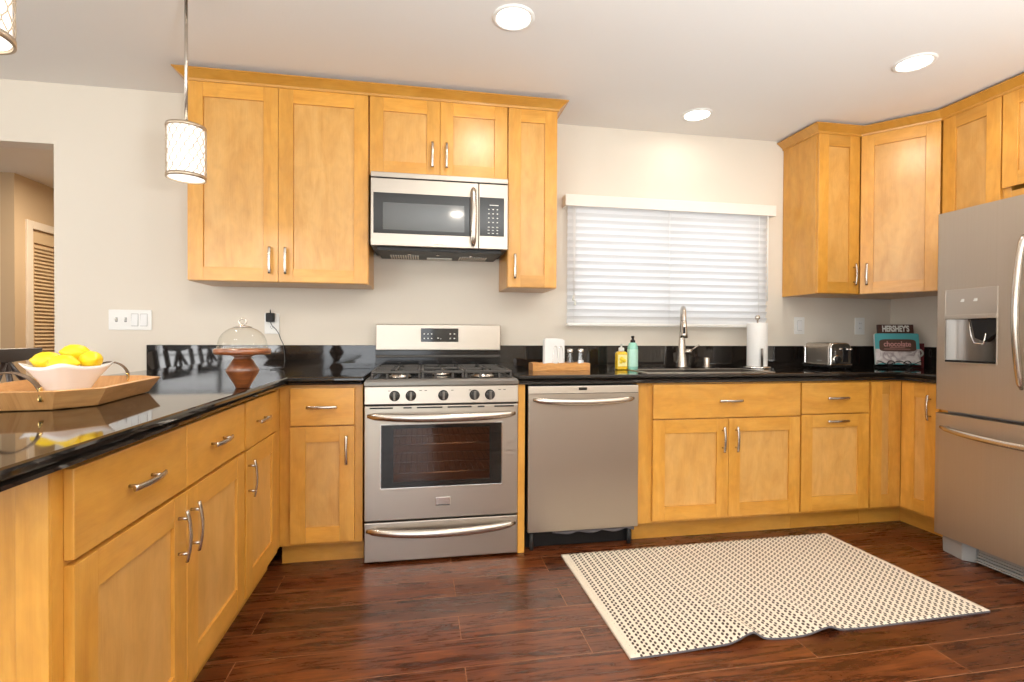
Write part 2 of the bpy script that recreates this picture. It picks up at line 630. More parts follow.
        if subsurf:
            ss = o.modifiers.new('subsurf', 'SUBSURF')
            ss.levels = ss.render_levels = subsurf
        return o


def thing(name, label, cat, loc=(0, 0, 0), rz=0.0, group=None):
    o = bpy.data.objects.new(name, None)
    o.empty_display_size = 0.1
    COL.objects.link(o)
    o.location = loc
    o.rotation_euler = (0, 0, rz)
    tag(o, label, cat, group)
    return o


def tag(o, label, cat, group=None, kind=None):
    o['label'] = label
    o['category'] = cat
    if group:
        o['group'] = group
    if kind:
        o['kind'] = kind
    return o


def struct(o):
    o['kind'] = 'structure'
    return o


def cut(o, x0, x1, y0, y1, z0, z1):
    """subtract a box (in the object's own coordinates) and bake the result"""
    c = MB().box(x0, x1, y0, y1, z0, z1).build('cutter', [])
    mod = o.modifiers.new('cut', 'BOOLEAN')
    mod.operation = 'DIFFERENCE'
    mod.solver = 'EXACT'
    mod.object = c
    c.matrix_world = o.matrix_world.copy()
    bpy.context.view_layer.update()
    par = o.parent
    mw = Matrix()
    q = o
    while q is not None:
        mw = q.matrix_basis @ mw
        q = q.parent
    c.matrix_world = mw
    bpy.context.view_layer.update()
    dg = bpy.context.evaluated_depsgraph_get()
    me = bpy.data.meshes.new_from_object(o.evaluated_get(dg))
    old = o.data
    o.modifiers.clear()
    o.data = me
    bpy.data.meshes.remove(old)
    bpy.data.objects.remove(c)
    return o


def lettering(text, size, depth, mat, parent, loc, rot=(PI / 2, 0, 0), bold=0.0, name='lettering', sx=1.0):
    cu = bpy.data.curves.new('lettering', 'FONT')
    cu.body = text
    cu.size = size
    cu.extrude = depth
    cu.offset = bold
    cu.align_x = 'CENTER'
    cu.align_y = 'CENTER'
    t = bpy.data.objects.new('lettering_curve', cu)
    COL.objects.link(t)
    bpy.context.view_layer.update()
    me = bpy.data.meshes.new_from_object(t.evaluated_get(bpy.context.evaluated_depsgraph_get()))
    bpy.data.objects.remove(t)
    me.materials.clear()
    me.materials.append(mat)
    o = bpy.data.objects.new(name, me)
    COL.objects.link(o)
    o.parent = parent
    o.location = loc
    o.rotation_euler = rot
    o.scale = (sx, 1, 1)
    return o


# ------------------------------------------------------------------ the room
CEIL = 2.488
WR = 3.668
WL = -4.6
WF = -5.2

struct(MB().box(-6.2, 4.2, WF - 0.1, 4.3, -0.10, 0.0).build('floor', floor_mat))
struct(MB().box(WL - 0.15, WR + 0.15, WF - 0.15, 0.0, CEIL, CEIL + 0.1).build('ceiling', ceiling_paint))
# back wall with the hall opening and the sink window
T = 0.12
DX0, DX1, DZ = -2.72, -1.713, 2.157
WX0, WX1, WZ0, WZ1 = 1.215, 2.585, 1.215, 1.965
mb = MB()
mb.box(WL, DX0, 0, T, 0, CEIL)
mb.box(DX0, DX1, 0, T, DZ, CEIL)
mb.box(DX1, WX0, 0, T, 0, CEIL)
mb.box(WX0, WX1, 0, T, 0, WZ0)
mb.box(WX0, WX1, 0, T, WZ1, CEIL)
mb.box(WX1, WR + 0.12, 0, T, 0, CEIL)
struct(mb.build('wall_back', wall_paint))
struct(MB().box(WR, WR + 0.12, WF, 0, 0, CEIL).build('wall_right', wall_paint))
# wall behind the camera: sliding patio door and dining window
mb = MB()
PXA, PXB, PZ = -1.30, 0.50, 2.06
QXA, QXB, QZA, QZB = -3.65, -1.85, 0.55, 2.1
mb.box(WL, QXA, WF - T, WF, 0, CEIL)
mb.box(QXA, QXB, WF - T, WF, 0, QZA)
mb.box(QXA, QXB, WF - T, WF, QZB, CEIL)
mb.box(QXB, PXA, WF - T, WF, 0, CEIL)
mb.box(PXA, PXB, WF - T, WF, PZ, CEIL)
mb.box(PXB, WR + 0.12, WF - T, WF, 0, CEIL)
struct(mb.build('wall_front', wall_paint))
# left wall with a side window
mb = MB()
SYA, SYB, SZA, SZB = -3.75, -1.45, 0.55, 2.1
mb.box(WL - T, WL, WF, SYA, 0, CEIL)
mb.box(WL - T, WL, SYA, SYB, 0, SZA)
mb.box(WL - T, WL, SYA, SYB, SZB, CEIL)
mb.box(WL - T, WL, SYB, T, 0, CEIL)
struct(mb.build('wall_left', wall_paint))


def window_frame(name, w, h, nx, nz, loc, rz, bar=0.045):
    root = bpy.data.objects.new(name, None)
    COL.objects.link(root)
    root.location = loc
    root.rotation_euler = (0, 0, rz)
    struct(root)
    mb = MB()
    mb.box(0, bar, 0, 0.06, 0, h)
    mb.box(w - bar, w, 0, 0.06, 0, h)
    mb.box(bar, w - bar, 0, 0.06, 0, bar)
    mb.box(bar, w - bar, 0, 0.06, h - bar, h)
    for i in range(1, nx):
        x = w * i / nx
        mb.box(x - bar * 0.6, x + bar * 0.6, 0.005, 0.055, bar, h - bar)
    for j in range(1, nz):
        z = h * j / nz
        mb.box(bar, w - bar, 0.02, 0.04, z - 0.01, z + 0.01)
    f = mb.build('window_frame', white_trim, root, 0.003)
    g = MB().box(bar, w - bar, 0.028, 0.032, bar, h - bar).build('window_pane', window_glass, root)
    return root


window_frame('window_1', WX1 - WX0, WZ1 - WZ0, 2, 1, (WX0, 0.05, WZ0), 0)
window_frame('window_2', QXB - QXA, QZB - QZA, 2, 6, (QXA, WF - 0.09, QZA), 0)
window_frame('window_3', SYB - SYA, SZB - SZA, 3, 4, (WL - 0.03, SYA, SZA), PI / 2)
window_frame('door_2', PXB - PXA, PZ, 2, 1, (PXA, WF - 0.09, 0.0), 0, 0.06)
lawn = MB().box(-9, 8, -12, WF - 0.2, -0.12, -0.1).build('lawn', lawn_mat)
lawn['kind'] = 'structure'

# hall beyond the opening
HX, HY, HZ = -3.03, 1.66, 2.44
mb = MB()
mb.box(-6.2, HX - 0.1, HY, HY + 0.1, 0, HZ)
mb.box(-6.3, -6.2, T, HY + 0.1, 0, HZ)
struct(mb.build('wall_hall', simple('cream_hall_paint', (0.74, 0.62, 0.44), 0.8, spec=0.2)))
mb = MB()
LDY0, LDY1, LDZ = 1.84, 2.62, 2.02
mb.box(HX - 0.1, HX, HY, LDY0 - 0.0, 0, HZ)
mb.box(HX - 0.8, HX - 0.7, HY + 0.1, 4.2, 0, HZ)
mb.box(HX - 0.7, HX - 0.1, 2.9, 3.0, 0, HZ)
mb.box(HX - 0.1, HX, LDY0, LDY1, LDZ, HZ)
mb.box(HX - 0.1, HX, LDY1, 4.2, 0, HZ)
struct(mb.build('wall_hall_closet', hall_paint))
struct(MB().box(-1.6, -1.5, T, 4.2, 0, HZ).build('wall_hall_right', hall_paint))
struct(MB().box(HX - 0.1, -1.5, 4.2, 4.3, 0, HZ).build('wall_hall_end', hall_paint))
struct(MB().box(-6.2, -1.5, T, 4.3, HZ, HZ + 0.08).build('ceiling_hall', ceiling_paint))
area_light('hall_light', (-2.2, 1.3, 2.40), (0, 0, 0), 0.3, 0.3, 30, (1.0, 0.84, 0.64))
mb = MB()
c = 0.065
mb.box(HX, HX + 0.018, LDY0 - c, LDY0, 0, LDZ + c)
mb.box(HX, HX + 0.018, LDY1, LDY1 + c, 0, LDZ + c)
mb.box(HX, HX + 0.018, LDY0, LDY1, LDZ, LDZ + c)
struct(mb.build('trim_1', casing_paint, None, 0.003))
# louvered closet door
root = bpy.data.objects.new('door_1', None)
COL.objects.link(root)
struct(root)
root.location = (HX - 0.015, LDY0, 0)
root.rotation_euler = (0, 0, PI / 2)
w = LDY1 - LDY0
mb = MB()
mb.box(0.003, 0.06, -0.0, 0.03, 0.01, LDZ - 0.003)
mb.box(w - 0.06, w - 0.003, 0, 0.03, 0.01, LDZ - 0.003)
mb.box(0.06, w - 0.06, 0, 0.03, LDZ - 0.11, LDZ - 0.003)
mb.box(0.06, w - 0.06, 0, 0.03, 0.01, 0.2)
mb.build('door_frame', louver_paint, root, 0.002)
mb = MB()
z = 0.22
while z < LDZ - 0.13:
    mb.box(0.06, w - 0.06, -0.004, 0.004, -0.027, 0.027, xf=Matrix.Translation((0, 0.014, z)) @ Matrix.Rotation(math.radians(-42), 4, 'X'))
    z += 0.032
mb.build('louvers', louver_paint, root)
mb = MB()
mb.box(-0.012, 0.006, -0.008, 0.002, 1.71, 1.79)
mb.box(-0.012, 0.006, -0.008, 0.002, 0.30, 0.38)
mb.build('door_hinge', dark_metal, root)

# ------------------------------------------------------------------ cabinets
PULL = None


def pull_mesh():
    """bow pull with two posts, running along x, standing off toward -y"""
    mb = MB()
    pts, rs = [], []
    for i in range(15):
        t = -1 + 2 * i / 14
        pts.append((0.070 * t, -0.022 - 0.009 * (1 - t * t), 0))
        rs.append(0.0062)
    mb.tube(pts, rs, 10, flat=(0.62, 1.15))
    for s in (-1, 1):
        mb.cyl((0.048 * s, 0.0, 0), (0.048 * s, -0.026, 0), 0.0042, seg=10)
    return mb


def pull(parent, x, y, z, vertical=False):
    global PULL
    if PULL is None:
        o = pull_mesh().build('handle', nickel)
        PULL = o
    else:
        o = PULL.copy()
        COL.objects.link(o)
    o.parent = parent
    o.location = (x, y, z)
    o.rotation_euler = (0, PI / 2 if vertical else 0, 0)
    return o


DT = 0.019


def shaker(root, x0, x1, z0, z1, s=0.07, rt=None, rb=None, handle=None, name='door', tones=None, yf=-DT):
    """five-piece door; handle = (x, z, vertical) in cabinet coordinates"""
    rt = s if rt is None else rt
    rb = s if rb is None else rb
    tn = tones or [None] * 5
    mb = MB()
    mb.box(x0, x0 + s, yf, yf + DT, z0, z1, 'z', tn[0])
    mb.box(x1 - s, x1, yf, yf + DT, z0, z1, 'z', tn[1])
    mb.box(x0 + s, x1 - s, yf + 0.0006, yf + DT, z1 - rt, z1, 'x', tn[2])
    mb.box(x0 + s, x1 - s, yf + 0.0006, yf + DT, z0, z0 + rb, 'x', tn[3])
    mb.box(x0 + s, x1 - s, yf + 0.009, yf + DT - 0.001, z0 + rb, z1 - rt, 'z', tn[4] if tn[4] else random.uniform(0.9, 0.98), mi=1)
    d = mb.build(name, [maple, veneer], root, 0.0012, 2)
    if handle:
        pull(d, handle[0], yf, handle[1], handle[2])
    return d


def drawer(root, x0, x1, z0, z1, hx=None, tone=None, yf=-DT):
    d = MB().box(x0, x1, yf, yf + DT, z0, z1, 'x', tone).build('drawer', maple, root, 0.0022, 2)
    if hx is not None:
        pull(d, hx, yf, (z0 + z1) / 2, False)
    return d


def wall_cab(label, x0, x1, z0, z1, loc=None, rz=0.0, depth=0.302, group='maple wall cabinets'):
    """wall cabinet; x0..x1 on the back wall unless loc/rz say otherwise"""
    w = x1 - x0
    root = thing('wall_cabinet', label, 'cabinet', loc or (x0, -0.3055, z0), rz, group)
    mb = MB()
    h = z1 - z0
    d = depth
    mb.box(0, 0.018, 0.019, d, 0, h, 'z', 0.96)
    mb.box(w - 0.018, w, 0.019, d, 0, h, 'z', 0.98)
    mb.box(0.018, w - 0.018, 0.019, d, 0.0, 0.018, 'x', 0.85)
    mb.box(0.018, w - 0.018, 0.019, d, h - 0.018, h, 'x', 0.9)
    mb.box(0.018, w - 0.018, d - 0.008, d, 0.018, h - 0.018, 'z', 0.9)
    mb.box(0, 0.035, 0, 0.019, 0, h, 'z', 0.95)
    mb.box(w - 0.035, w, 0, 0.019, 0, h, 'z', 0.95)
    mb.box(0.035, w - 0.035, 0, 0.019, 0, 0.035, 'x', 0.9)
    mb.box(0.035, w - 0.035, 0, 0.019, h - 0.035, h, 'x', 0.95)
    mb.build('carcass', maple, root, 0.001, 1)
    return root


UB, UT = 1.396, 2.430
# 1 tall double cabinet left of the microwave
c = wall_cab('tall two-door maple wall cabinet left of the microwave, hanging behind the pendant lamp', -0.914, -0.014, UB, UT)
w, h = 0.900, UT - UB
shaker(c, 0.001, 0.4375, 0.003, h - 0.002, 0.073, 0.083, 0.07, (0.4005, 0.113, True), tones=[1.02, 0.98, 1.12, 1.04, 1.0])
shaker(c, 0.4395, w - 0.004, 0.003, h - 0.002, 0.073, 0.083, 0.07, (0.4785, 0.113, True), tones=[0.97, 1.02, 1.13, 1.05, 0.98])
# 2 short cabinet above the microwave
c = wall_cab('short two-door maple cabinet directly above the stainless microwave', -0.012, 0.752, 1.996, UT)
w, h = 0.764, UT - 1.996
shaker(c, 0.004, 0.381, 0.003, h - 0.002, 0.072, 0.083, 0.075, (0.340, 0.120, True), tones=[0.94, 0.92, 1.10, 0.97, 0.96])
shaker(c, 0.383, w - 0.003, 0.003, h - 0.002, 0.072, 0.083, 0.075, (0.418, 0.120, True), tones=[1.0, 0.97, 1.10, 1.0, 0.94])
# 3 narrow cabinet right of the microwave
c = wall_cab('narrow one-door maple wall cabinet right of the microwave, beside the window', 0.754, 1.045, UB, UT)
w, h = 0.291, UT - UB
shaker(c, 0.003, w - 0.002, 0.003, h - 0.002, 0.073, 0.083, 0.07, (0.040, 0.12, True), tones=[0.95, 1.0, 1.02, 0.87, 0.96])
# 4 narrow cabinet right of the window
c = wall_cab('narrow maple wall cabinet right of the window with its plain side facing the window', 2.768, 3.078, UB + 0.006, UT + 0.006)
w = 0.310
shaker(c, 0.004, w - 0.003, 0.003, h - 0.002, 0.073, 0.083, 0.075, (w - 0.042, 0.125, True), tones=[0.98, 0.92, 0.82, 0.84, 0.93])
# 5 diagonal corner cabinet
A = Vector((3.079, -0.3245))
Bp = Vector((3.343, -0.630))
dirv = (Bp - A).normalized()
nrm = Vector((-dirv.y, dirv.x))
ang = math.atan2(dirv.y, dirv.x)
root = thing('corner_wall_cabinet', 'diagonal maple corner wall cabinet with one wide door, above the cookbook', 'cabinet',
             (A.x + nrm.x * 0.019, A.y + nrm.y * 0.019, UB + 0.006), ang, 'maple wall cabinets')
w = (Bp - A).length
inv = Matrix.Rotation(-ang, 2)
org = A + nrm * 0.019
pl = [inv @ (Vector(p) - org) for p in ((3.082, -0.302), (3.345, -0.609), (WR - 0.004, -0.609), (WR - 0.004, -0.004), (3.082, -0.004))]
pl[0] = Vector((0.004, 0.0))
pl[1] = Vector((w - 0.004, 0.0))
MB().prism([tuple(p) for p in pl], 0.0, h, 'z', 'z', 0.95).build('carcass', maple, root, 0.001, 1)
shaker(root, 0.004, w - 0.004, 0.003, h - 0.002, 0.070, 0.083, 0.075, (0.042, 0.125, True), tones=[1.03, 1.03, 1.03, 1.05, 0.97])
# 6 cabinet on the right wall, partly behind the fridge
c = wall_cab('one-door maple wall cabinet between the corner cabinet and the top of the fridge', 0, 0.315, UB, UT + 0.006,
             (3.343 + 0.019, -0.634, UB), -PI / 2)
shaker(c, 0.003, 0.312, 0.003, UT + 0.006 - UB - 0.002, 0.072, 0.083, 0.075, None, tones=[0.97, 1.02, 0.85, 0.95, 0.86])
# 7 cabinet above the fridge
c = wall_cab('wide short maple cabinet above the refrigerator at the right edge', 0, 0.93, 1.87, UT + 0.006,
             (3.343 + 0.019, -0.951, 1.87), -PI / 2)
hh = UT + 0.006 - 1.87
shaker(c, 0.003, 0.464, 0.055, hh - 0.002, 0.072, 0.083, 0.075, (0.42, 0.16, True), tones=[1.04, 1.0, 1.0, 0.95, 0.95])
shaker(c, 0.466, 0.927, 0.055, hh - 0.002, 0.072, 0.083, 0.075, (0.51, 0.16, True))


# crown mouldings
def crown(name, label, path, closed_ends, z0=2.430, z1=2.468, out=0.050):
    """path: plan polyline along the cabinet fronts, room side on the right hand when walking it"""
    V = [Vector(p) for p in path]
    k = len(V)

    def offset(d):
        res = []
        for i in range(k):
            if i == 0:
                e = (V[1] - V[0]).normalized()
                res.append(V[0] + Vector((e.y, -e.x)) * d)
            elif i == k - 1:
                e = (V[-1] - V[-2]).normalized()
                res.append(V[-1] + Vector((e.y, -e.x)) * d)
            else:
                e0 = (V[i] - V[i - 1]).normalized()
                e1 = (V[i + 1] - V[i]).normalized()
                n0, n1 = Vector((e0.y, -e0.x)), Vector((e1.y, -e1.x))
                res.append(V[i] + (n0 + n1) * (d / (1 + n0.dot(n1))))
        return res
    prof = [(-0.016, z0 - 0.012), (0.004, z0 - 0.012), (0.006, z0), (out * 0.85, z1 - 0.008), (out, z1 - 0.006), (out, z1), (-0.016, z1)]
    rings = []
    cols = [offset(d) for d, _ in prof]
    for i in range(k):
        rings.append([(cols[j][i].x, cols[j][i].y, prof[j][1]) for j in range(len(prof))])
    mb = MB()
    mb.loft(rings, True, True, 0, False, 'x', 0.84)
    o = mb.build(name, maple, None, 0.001, 1)
    return tag(o, label, 'moulding', None, 'thing')


YF = -0.3245
crown('crown_moulding', 'flared maple crown moulding along the top of the cabinets around the microwave', [(-0.917, -0.003), (-0.917, YF - 0.002), (1.048, YF - 0.002), (1.048, -0.003)], True)
crown('crown_moulding', 'bent maple crown moulding along the top of the corner cabinets and fridge cabinet',
      [(2.764, -0.003), (2.764, YF - 0.002), (3.078, YF - 0.002), (3.341, -0.632), (3.341, -1.88)], True, 2.436, 2.474)


def base_cab(label, w, loc, rz, parts=True, depth=0.585, kick=True, name='base_cabinet', kick_back=0.054, hollow=False):
    root = thing(name, label, 'cabinet', loc, rz, 'maple base cabinets')
    mb = MB()
    if hollow:
        mb.box(0, 0.02, 0.02, depth, 0.103, 0.8775, 'z', 0.96)
        mb.box(w - 0.02, w, 0.02, depth, 0.103, 0.8775, 'z', 0.96)
        mb.box(0.02, w - 0.02, 0.02, depth, 0.103, 0.123, 'x', 0.96)
        mb.box(0.02, w - 0.02, depth - 0.01, depth, 0.123, 0.8775, 'z', 0.96)
        mb.box(0, w, 0, 0.02, 0.103, 0.8775, 'z', 0.96)
    else:
        mb.box(0, w, 0, depth, 0.103, 0.8775, 'z', 0.96)
    mb.build('carcass', maple, root, 0.0012, 1)
    if kick:
        MB().box(0, w, kick_back, kick_back + 0.018, 0.0, 0.103, 'x', 0.82).build('toe_kick', maple, root)
    return root


FY = -0.612
# left of the range
c = base_cab('narrow maple base cabinet between the peninsula corner and the gas range', 0.385, (-0.396, FY, 0), 0)
drawer(c, 0.053, 0.348, 0.684, 0.863, 0.200, 1.06)
shaker(c, 0.053, 0.348, 0.119, 0.678, 0.07, 0.075, 0.075, (0.312, 0.565, True), tones=[0.95, 0.97, 1.0, 1.12, 0.93])
# filler panel between range and dishwasher
o = MB().box(0.761, 0.797, -0.631, -0.03, 0.0, 0.8775, 'z', 1.05).build('filler_panel', maple, None, 0.001)
tag(o, 'thin upright maple filler panel between the gas range and the dishwasher', 'panel')
# sink base
c = base_cab('wide maple sink base cabinet under the faucet, beside the dishwasher', 0.987, (1.416, FY, 0), 0, hollow=True)
drawer(c, 0.088, 0.985, 0.673, 0.860, 0.539, 1.0)
shaker(c, 0.088, 0.535, 0.119, 0.667, 0.07, 0.075, 0.075, (0.499, 0.553, True), tones=[1.02, 1.0, 0.99, 1.02, 0.98])
shaker(c, 0.538, 0.985, 0.119, 0.667, 0.07, 0.075, 0.075, (0.580, 0.553, True), tones=[1.0, 0.99, 0.98, 0.98, 0.96])
# 18 inch cabinet
c = base_cab('maple base cabinet with a drawer over a pull-out door, below the toaster', 0.462, (2.404, FY, 0), 0)
drawer(c, 0.007, 0.454, 0.681, 0.860, 0.230, 0.99)
shaker(c, 0.007, 0.454, 0.119, 0.675, 0.072, 0.075, 0.085, (0.230, 0.638, False), tones=[1.0, 1.03, 0.97, 1.0, 1.04])
# blind corner with folding door: carcass follows the L of the corner
root = thing('corner_base_cabinet', 'maple corner base cabinet with folding two-leaf door left of the fridge', 'cabinet', (2.868, FY, 0), 0, 'maple base cabinets')
KX = 3.097 - 2.868
mb = MB()
mb.prism([(0, 0), (KX, 0), (KX, -0.335), (0.79, -0.335), (0.79, 0.59), (0, 0.59)], 0.103, 0.8775, 'z', 'z', 0.95)
mb.build('carcass', maple, root, 0.001, 1)
mb = MB()
kx = KX + 0.062
mb.box(0, kx + 0.018, 0.054, 0.072, 0.0, 0.103, 'x', 0.88)
mb.box(kx, kx + 0.018, -0.335, 0.054, 0.0, 0.103, 'y', 0.88)
mb.build('toe_kick', maple, root)
shaker(root, 0.005, KX - 0.002 - DT, 0.119, 0.862, 0.075, 0.075, 0.075, None, tones=[1.06, 0.98, 0.8, 0.95, 0.95])
# second leaf faces the camera's left: build it in a turned frame through vertices
mb = MB()
xf = Matrix.Translation((KX, 0, 0)) @ Matrix.Rotation(-PI / 2, 4, 'Z')
a0, a1 = DT + 0.002, 0.242
z0, z1 = 0.119, 0.862
s = 0.078
mb.box(a0, a0 + s, -DT, 0, z0, z1, 'z', 1.12, xf=xf)
mb.box(a1 - s, a1, -DT, 0, z0, z1, 'z', 1.08, xf=xf)
mb.box(a0 + s, a1 - s, -DT + 0.0006, 0, z1 - 0.085, z1, 'x', 1.0, xf=xf)
mb.box(a0 + s, a1 - s, -DT + 0.0006, 0, z0, z0 + 0.075, 'x', 0.98, xf=xf)
mb.box(a0 + s, a1 - s, -DT + 0.009, -0.001, z0 + 0.075, z1 - 0.085, 'z', 1.04, mi=1, xf=xf)
dr = mb.build('door', [maple, veneer], root, 0.0012, 2)
hd = PULL.copy()
COL.objects.link(hd)
hd.parent = dr
hd.location = (KX - DT, -0.196, 0.728)
hd.rotation_euler = Matrix(((0, 1, 0), (0, 0, 1), (1, 0, 0))).to_euler()

# peninsula
PFX = -0.394
c = base_cab('wide peninsula base cabinet in the left foreground with two drawers over two doors', 0.982, (PFX, -2.134, 0), PI / 2)
drawer(c, 0.030, 0.499, 0.690, 0.864, 0.262, 0.92)
drawer(c, 0.501, 0.971, 0.690, 0.864, 0.718, 1.0)
shaker(c, 0.030, 0.499, 0.125, 0.680, 0.073, 0.075, 0.08, (0.448, 0.572, True), tones=[0.96, 0.95, 0.97, 0.98, 0.95])
shaker(c, 0.501, 0.971, 0.125, 0.680, 0.073, 0.075, 0.08, (0.524, 0.572, True), tones=[1.0, 0.97, 0.98, 0.98, 0.95])
mb = MB()
mb.box(-0.004, 0.0, 0.052, 0.60, 0.0, 0.8775, 'z', 1.0)
mb.box(-0.008, 0.0, 0.0, 0.052, 0.0, 0.8775, 'z', 1.06)
mb.build('end_panel', maple, c, 0.001)
c = base_cab('narrower peninsula base cabinet nearest the back wall with one drawer and one door', 0.536, (PFX, -1.150, 0), PI / 2)
drawer(c, 0.007, 0.422, 0.684, 0.864, 0.178, 0.97)
shaker(c, 0.007, 0.422, 0.125, 0.678, 0.075, 0.078, 0.08, (0.032, 0.572, True), tones=[0.98, 0.97, 0.98, 1.0, 0.97])
o = MB().box(-1.02, -1.0, -2.14, -0.004, 0.0, 0.8775, 'z', 0.95).build('peninsula_back_panel', maple, None, 0.001)
tag(o, 'maple panel closing the dining side of the peninsula', 'panel')

# ------------------------------------------------------------------ worktops
EDGE = [(0.014, 0.879), (0.006, 0.881), (0.004, 0.889), (0.012, 0.893), (0.004, 0.897), (0.0, 0.901), (0.0, 0.909), (0.003, 0.914), (0.008, 0.917)]
root = thing('worktop', 'L-shaped black granite worktop of the peninsula running to the gas range', 'countertop', (0, 0, 0), 0, 'black granite worktops')
PL = [(-1.25, -0.001), (-0.004, -0.001), (-0.004, -0.6485), (-0.345, -0.6485), (-0.345, -2.42), (-1.25, -2.42)]
MB().slab(PL, EDGE).build('stone_top', granite, root)
MB().box(-1.249, 0.004, -0.021, -0.001, 0.917, 1.058).build('backsplash', granite, root, 0.0015)
root = thing('worktop', 'L-shaped black granite worktop with the sink, from the gas range to the fridge', 'countertop', (0, 0, 0), 0, 'black granite worktops')
PR = [(0.761, -0.001), (WR - 0.002, -0.001), (WR - 0.002, -0.950), (3.048, -0.950), (3.048, -0.6485), (0.761, -0.6485)]
o = MB().slab(PR, EDGE)
o.box(0.763, 3.0485, -0.6465, -0.6345, 0.8705, 0.881)
o.box(3.0505, 3.0625, -0.948, -0.6345, 0.8705, 0.881)
o = o.build('stone_top', granite, root)
SX0, SX1, SY0, SY1 = 1.500, 2.260, -0.575, -0.290
cut(o, SX0, SX1, SY0, SY1, 0.8, 1.0)
mb = MB()
mb.box(0.753, WR - 0.022, -0.021, -0.001, 0.917, 1.058)
mb.box(WR - 0.022, WR - 0.002, -0.950, -0.001, 0.917, 1.058)
mb.build('backsplash', granite, root, 0.0015)

# sink
root = thing('kitchen_sink', 'stainless double-bowl sink set into the black worktop below the window', 'sink', (0, 0, 0))
mb = MB()
ri = 0.012
for (x0, x1, y0, y1) in ((SX0 - ri, SX1 + ri, SY0 - ri, SY0 + 0.012), (SX0 - ri, SX1 + ri, SY1 - 0.012, SY1 + ri),
                         (SX0 - ri, SX0 + 0.012, SY0, SY1), (SX1 - 0.012, SX1 + ri, SY0, SY1)):
    mb.box(x0, x1, y0, y1, 0.9172, 0.9205)
mb.build('sink_rim', steel, root, 0.001)
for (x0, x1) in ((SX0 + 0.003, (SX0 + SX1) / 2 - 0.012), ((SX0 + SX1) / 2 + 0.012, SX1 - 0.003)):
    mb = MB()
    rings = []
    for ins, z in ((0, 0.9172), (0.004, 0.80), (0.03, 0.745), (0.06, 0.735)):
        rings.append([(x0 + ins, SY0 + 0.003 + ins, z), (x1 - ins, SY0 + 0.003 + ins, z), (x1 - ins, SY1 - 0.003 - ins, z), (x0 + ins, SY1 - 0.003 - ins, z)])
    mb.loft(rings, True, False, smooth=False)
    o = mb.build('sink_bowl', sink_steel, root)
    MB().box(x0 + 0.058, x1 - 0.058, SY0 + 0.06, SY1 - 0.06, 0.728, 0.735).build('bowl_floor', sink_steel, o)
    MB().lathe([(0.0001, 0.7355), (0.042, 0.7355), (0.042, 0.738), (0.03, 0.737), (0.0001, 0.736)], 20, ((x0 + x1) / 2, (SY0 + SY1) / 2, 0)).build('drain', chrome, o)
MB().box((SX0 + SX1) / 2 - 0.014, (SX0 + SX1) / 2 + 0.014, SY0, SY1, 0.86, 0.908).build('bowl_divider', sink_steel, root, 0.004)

# ------------------------------------------------------------------ gas range
root = thing('gas_range', 'stainless steel freestanding gas range with five knobs and a windowed oven door', 'stove', (0.0, -0.651, 0))
RW = 0.757
mb = MB()
mb.box(0.003, 0.03, 0.032, 0.63, 0.015, 0.868)
mb.box(RW - 0.03, RW - 0.003, 0.032, 0.63, 0.015, 0.868)
mb.box(0.03, RW - 0.03, 0.032, 0.63, 0.015, 0.22)
mb.box(0.03, RW - 0.03, 0.032, 0.63, 0.76, 0.868)
mb.box(0.03, RW - 0.03, 0.55, 0.63, 0.22, 0.76)
mb.build('body', dark_metal, root)
mb = MB()   # oven cavity lining
mb.box(0.03, 0.06, 0.034, 0.55, 0.22, 0.76)
mb.box(RW - 0.06, RW - 0.03, 0.034, 0.55, 0.22, 0.76)
mb.box(0.06, RW - 0.06, 0.034, 0.55, 0.22, 0.26)
mb.box(0.06, RW - 0.06, 0.034, 0.55, 0.72, 0.76)
mb.box(0.06, RW - 0.06, 0.52, 0.55, 0.26, 0.72)
mb.build('oven_cavity', oven_dark, root)
for zz in (0.43, 0.575):
    mb = MB()
    for i in range(22):
        x = 0.075 + i * (RW - 0.15) / 21
        mb.cyl((x, 0.06, zz), (x, 0.51, zz), 0.0022, seg=6)
    for y in (0.06, 0.285, 0.51):
        mb.cyl((0.065, y, zz - 0.004), (RW - 0.065, y, zz - 0.004), 0.0035, seg=6)
    mb.build('oven_rack', chrome, root)
# oven door: steel panel around the window
door = None
mb = MB()
wx0, wx1, wz0, wz1 = 0.080, 0.672, 0.372, 0.680
mb.box(0.0, RW, 0.0, 0.03, 0.213, 0.774)
door = mb.build('oven_door', steel, root, 0.004, 3)
cut(door, wx0 + 0.05, wx1 - 0.05, -0.01, 0.05, wz0 + 0.02, wz1 - 0.015)
mb = MB()
ix0, ix1, iz0, iz1 = 0.138, 0.611, 0.398, 0.662
mb.box(wx0, ix0, -0.002, 0.0, wz0, wz1)
mb.box(ix1, wx1, -0.002, 0.0, wz0, wz1)
mb.box(ix0, ix1, -0.002, 0.0, wz0, iz0)
mb.box(ix0, ix1, -0.002, 0.0, iz1, wz1)
mb.build('window_border', black_glass, door)
MB().box(ix0, ix1, 0.002, 0.005, iz0, iz1).build('oven_window', oven_glass, door)
mb = MB()   # thin bright bead round the window
for (a, b2, c2, d2) in ((wx0 - 0.006, wx1 + 0.006, wz0 - 0.006, wz0), (wx0 - 0.006, wx1 + 0.006, wz1, wz1 + 0.004), (wx0 - 0.006, wx0, wz0, wz1), (wx1, wx1 + 0.006, wz0, wz1)):
    mb.box(a, b2, -0.003, 0.001, c2, d2)
mb.build('window_bead', chrome, door, 0.001)


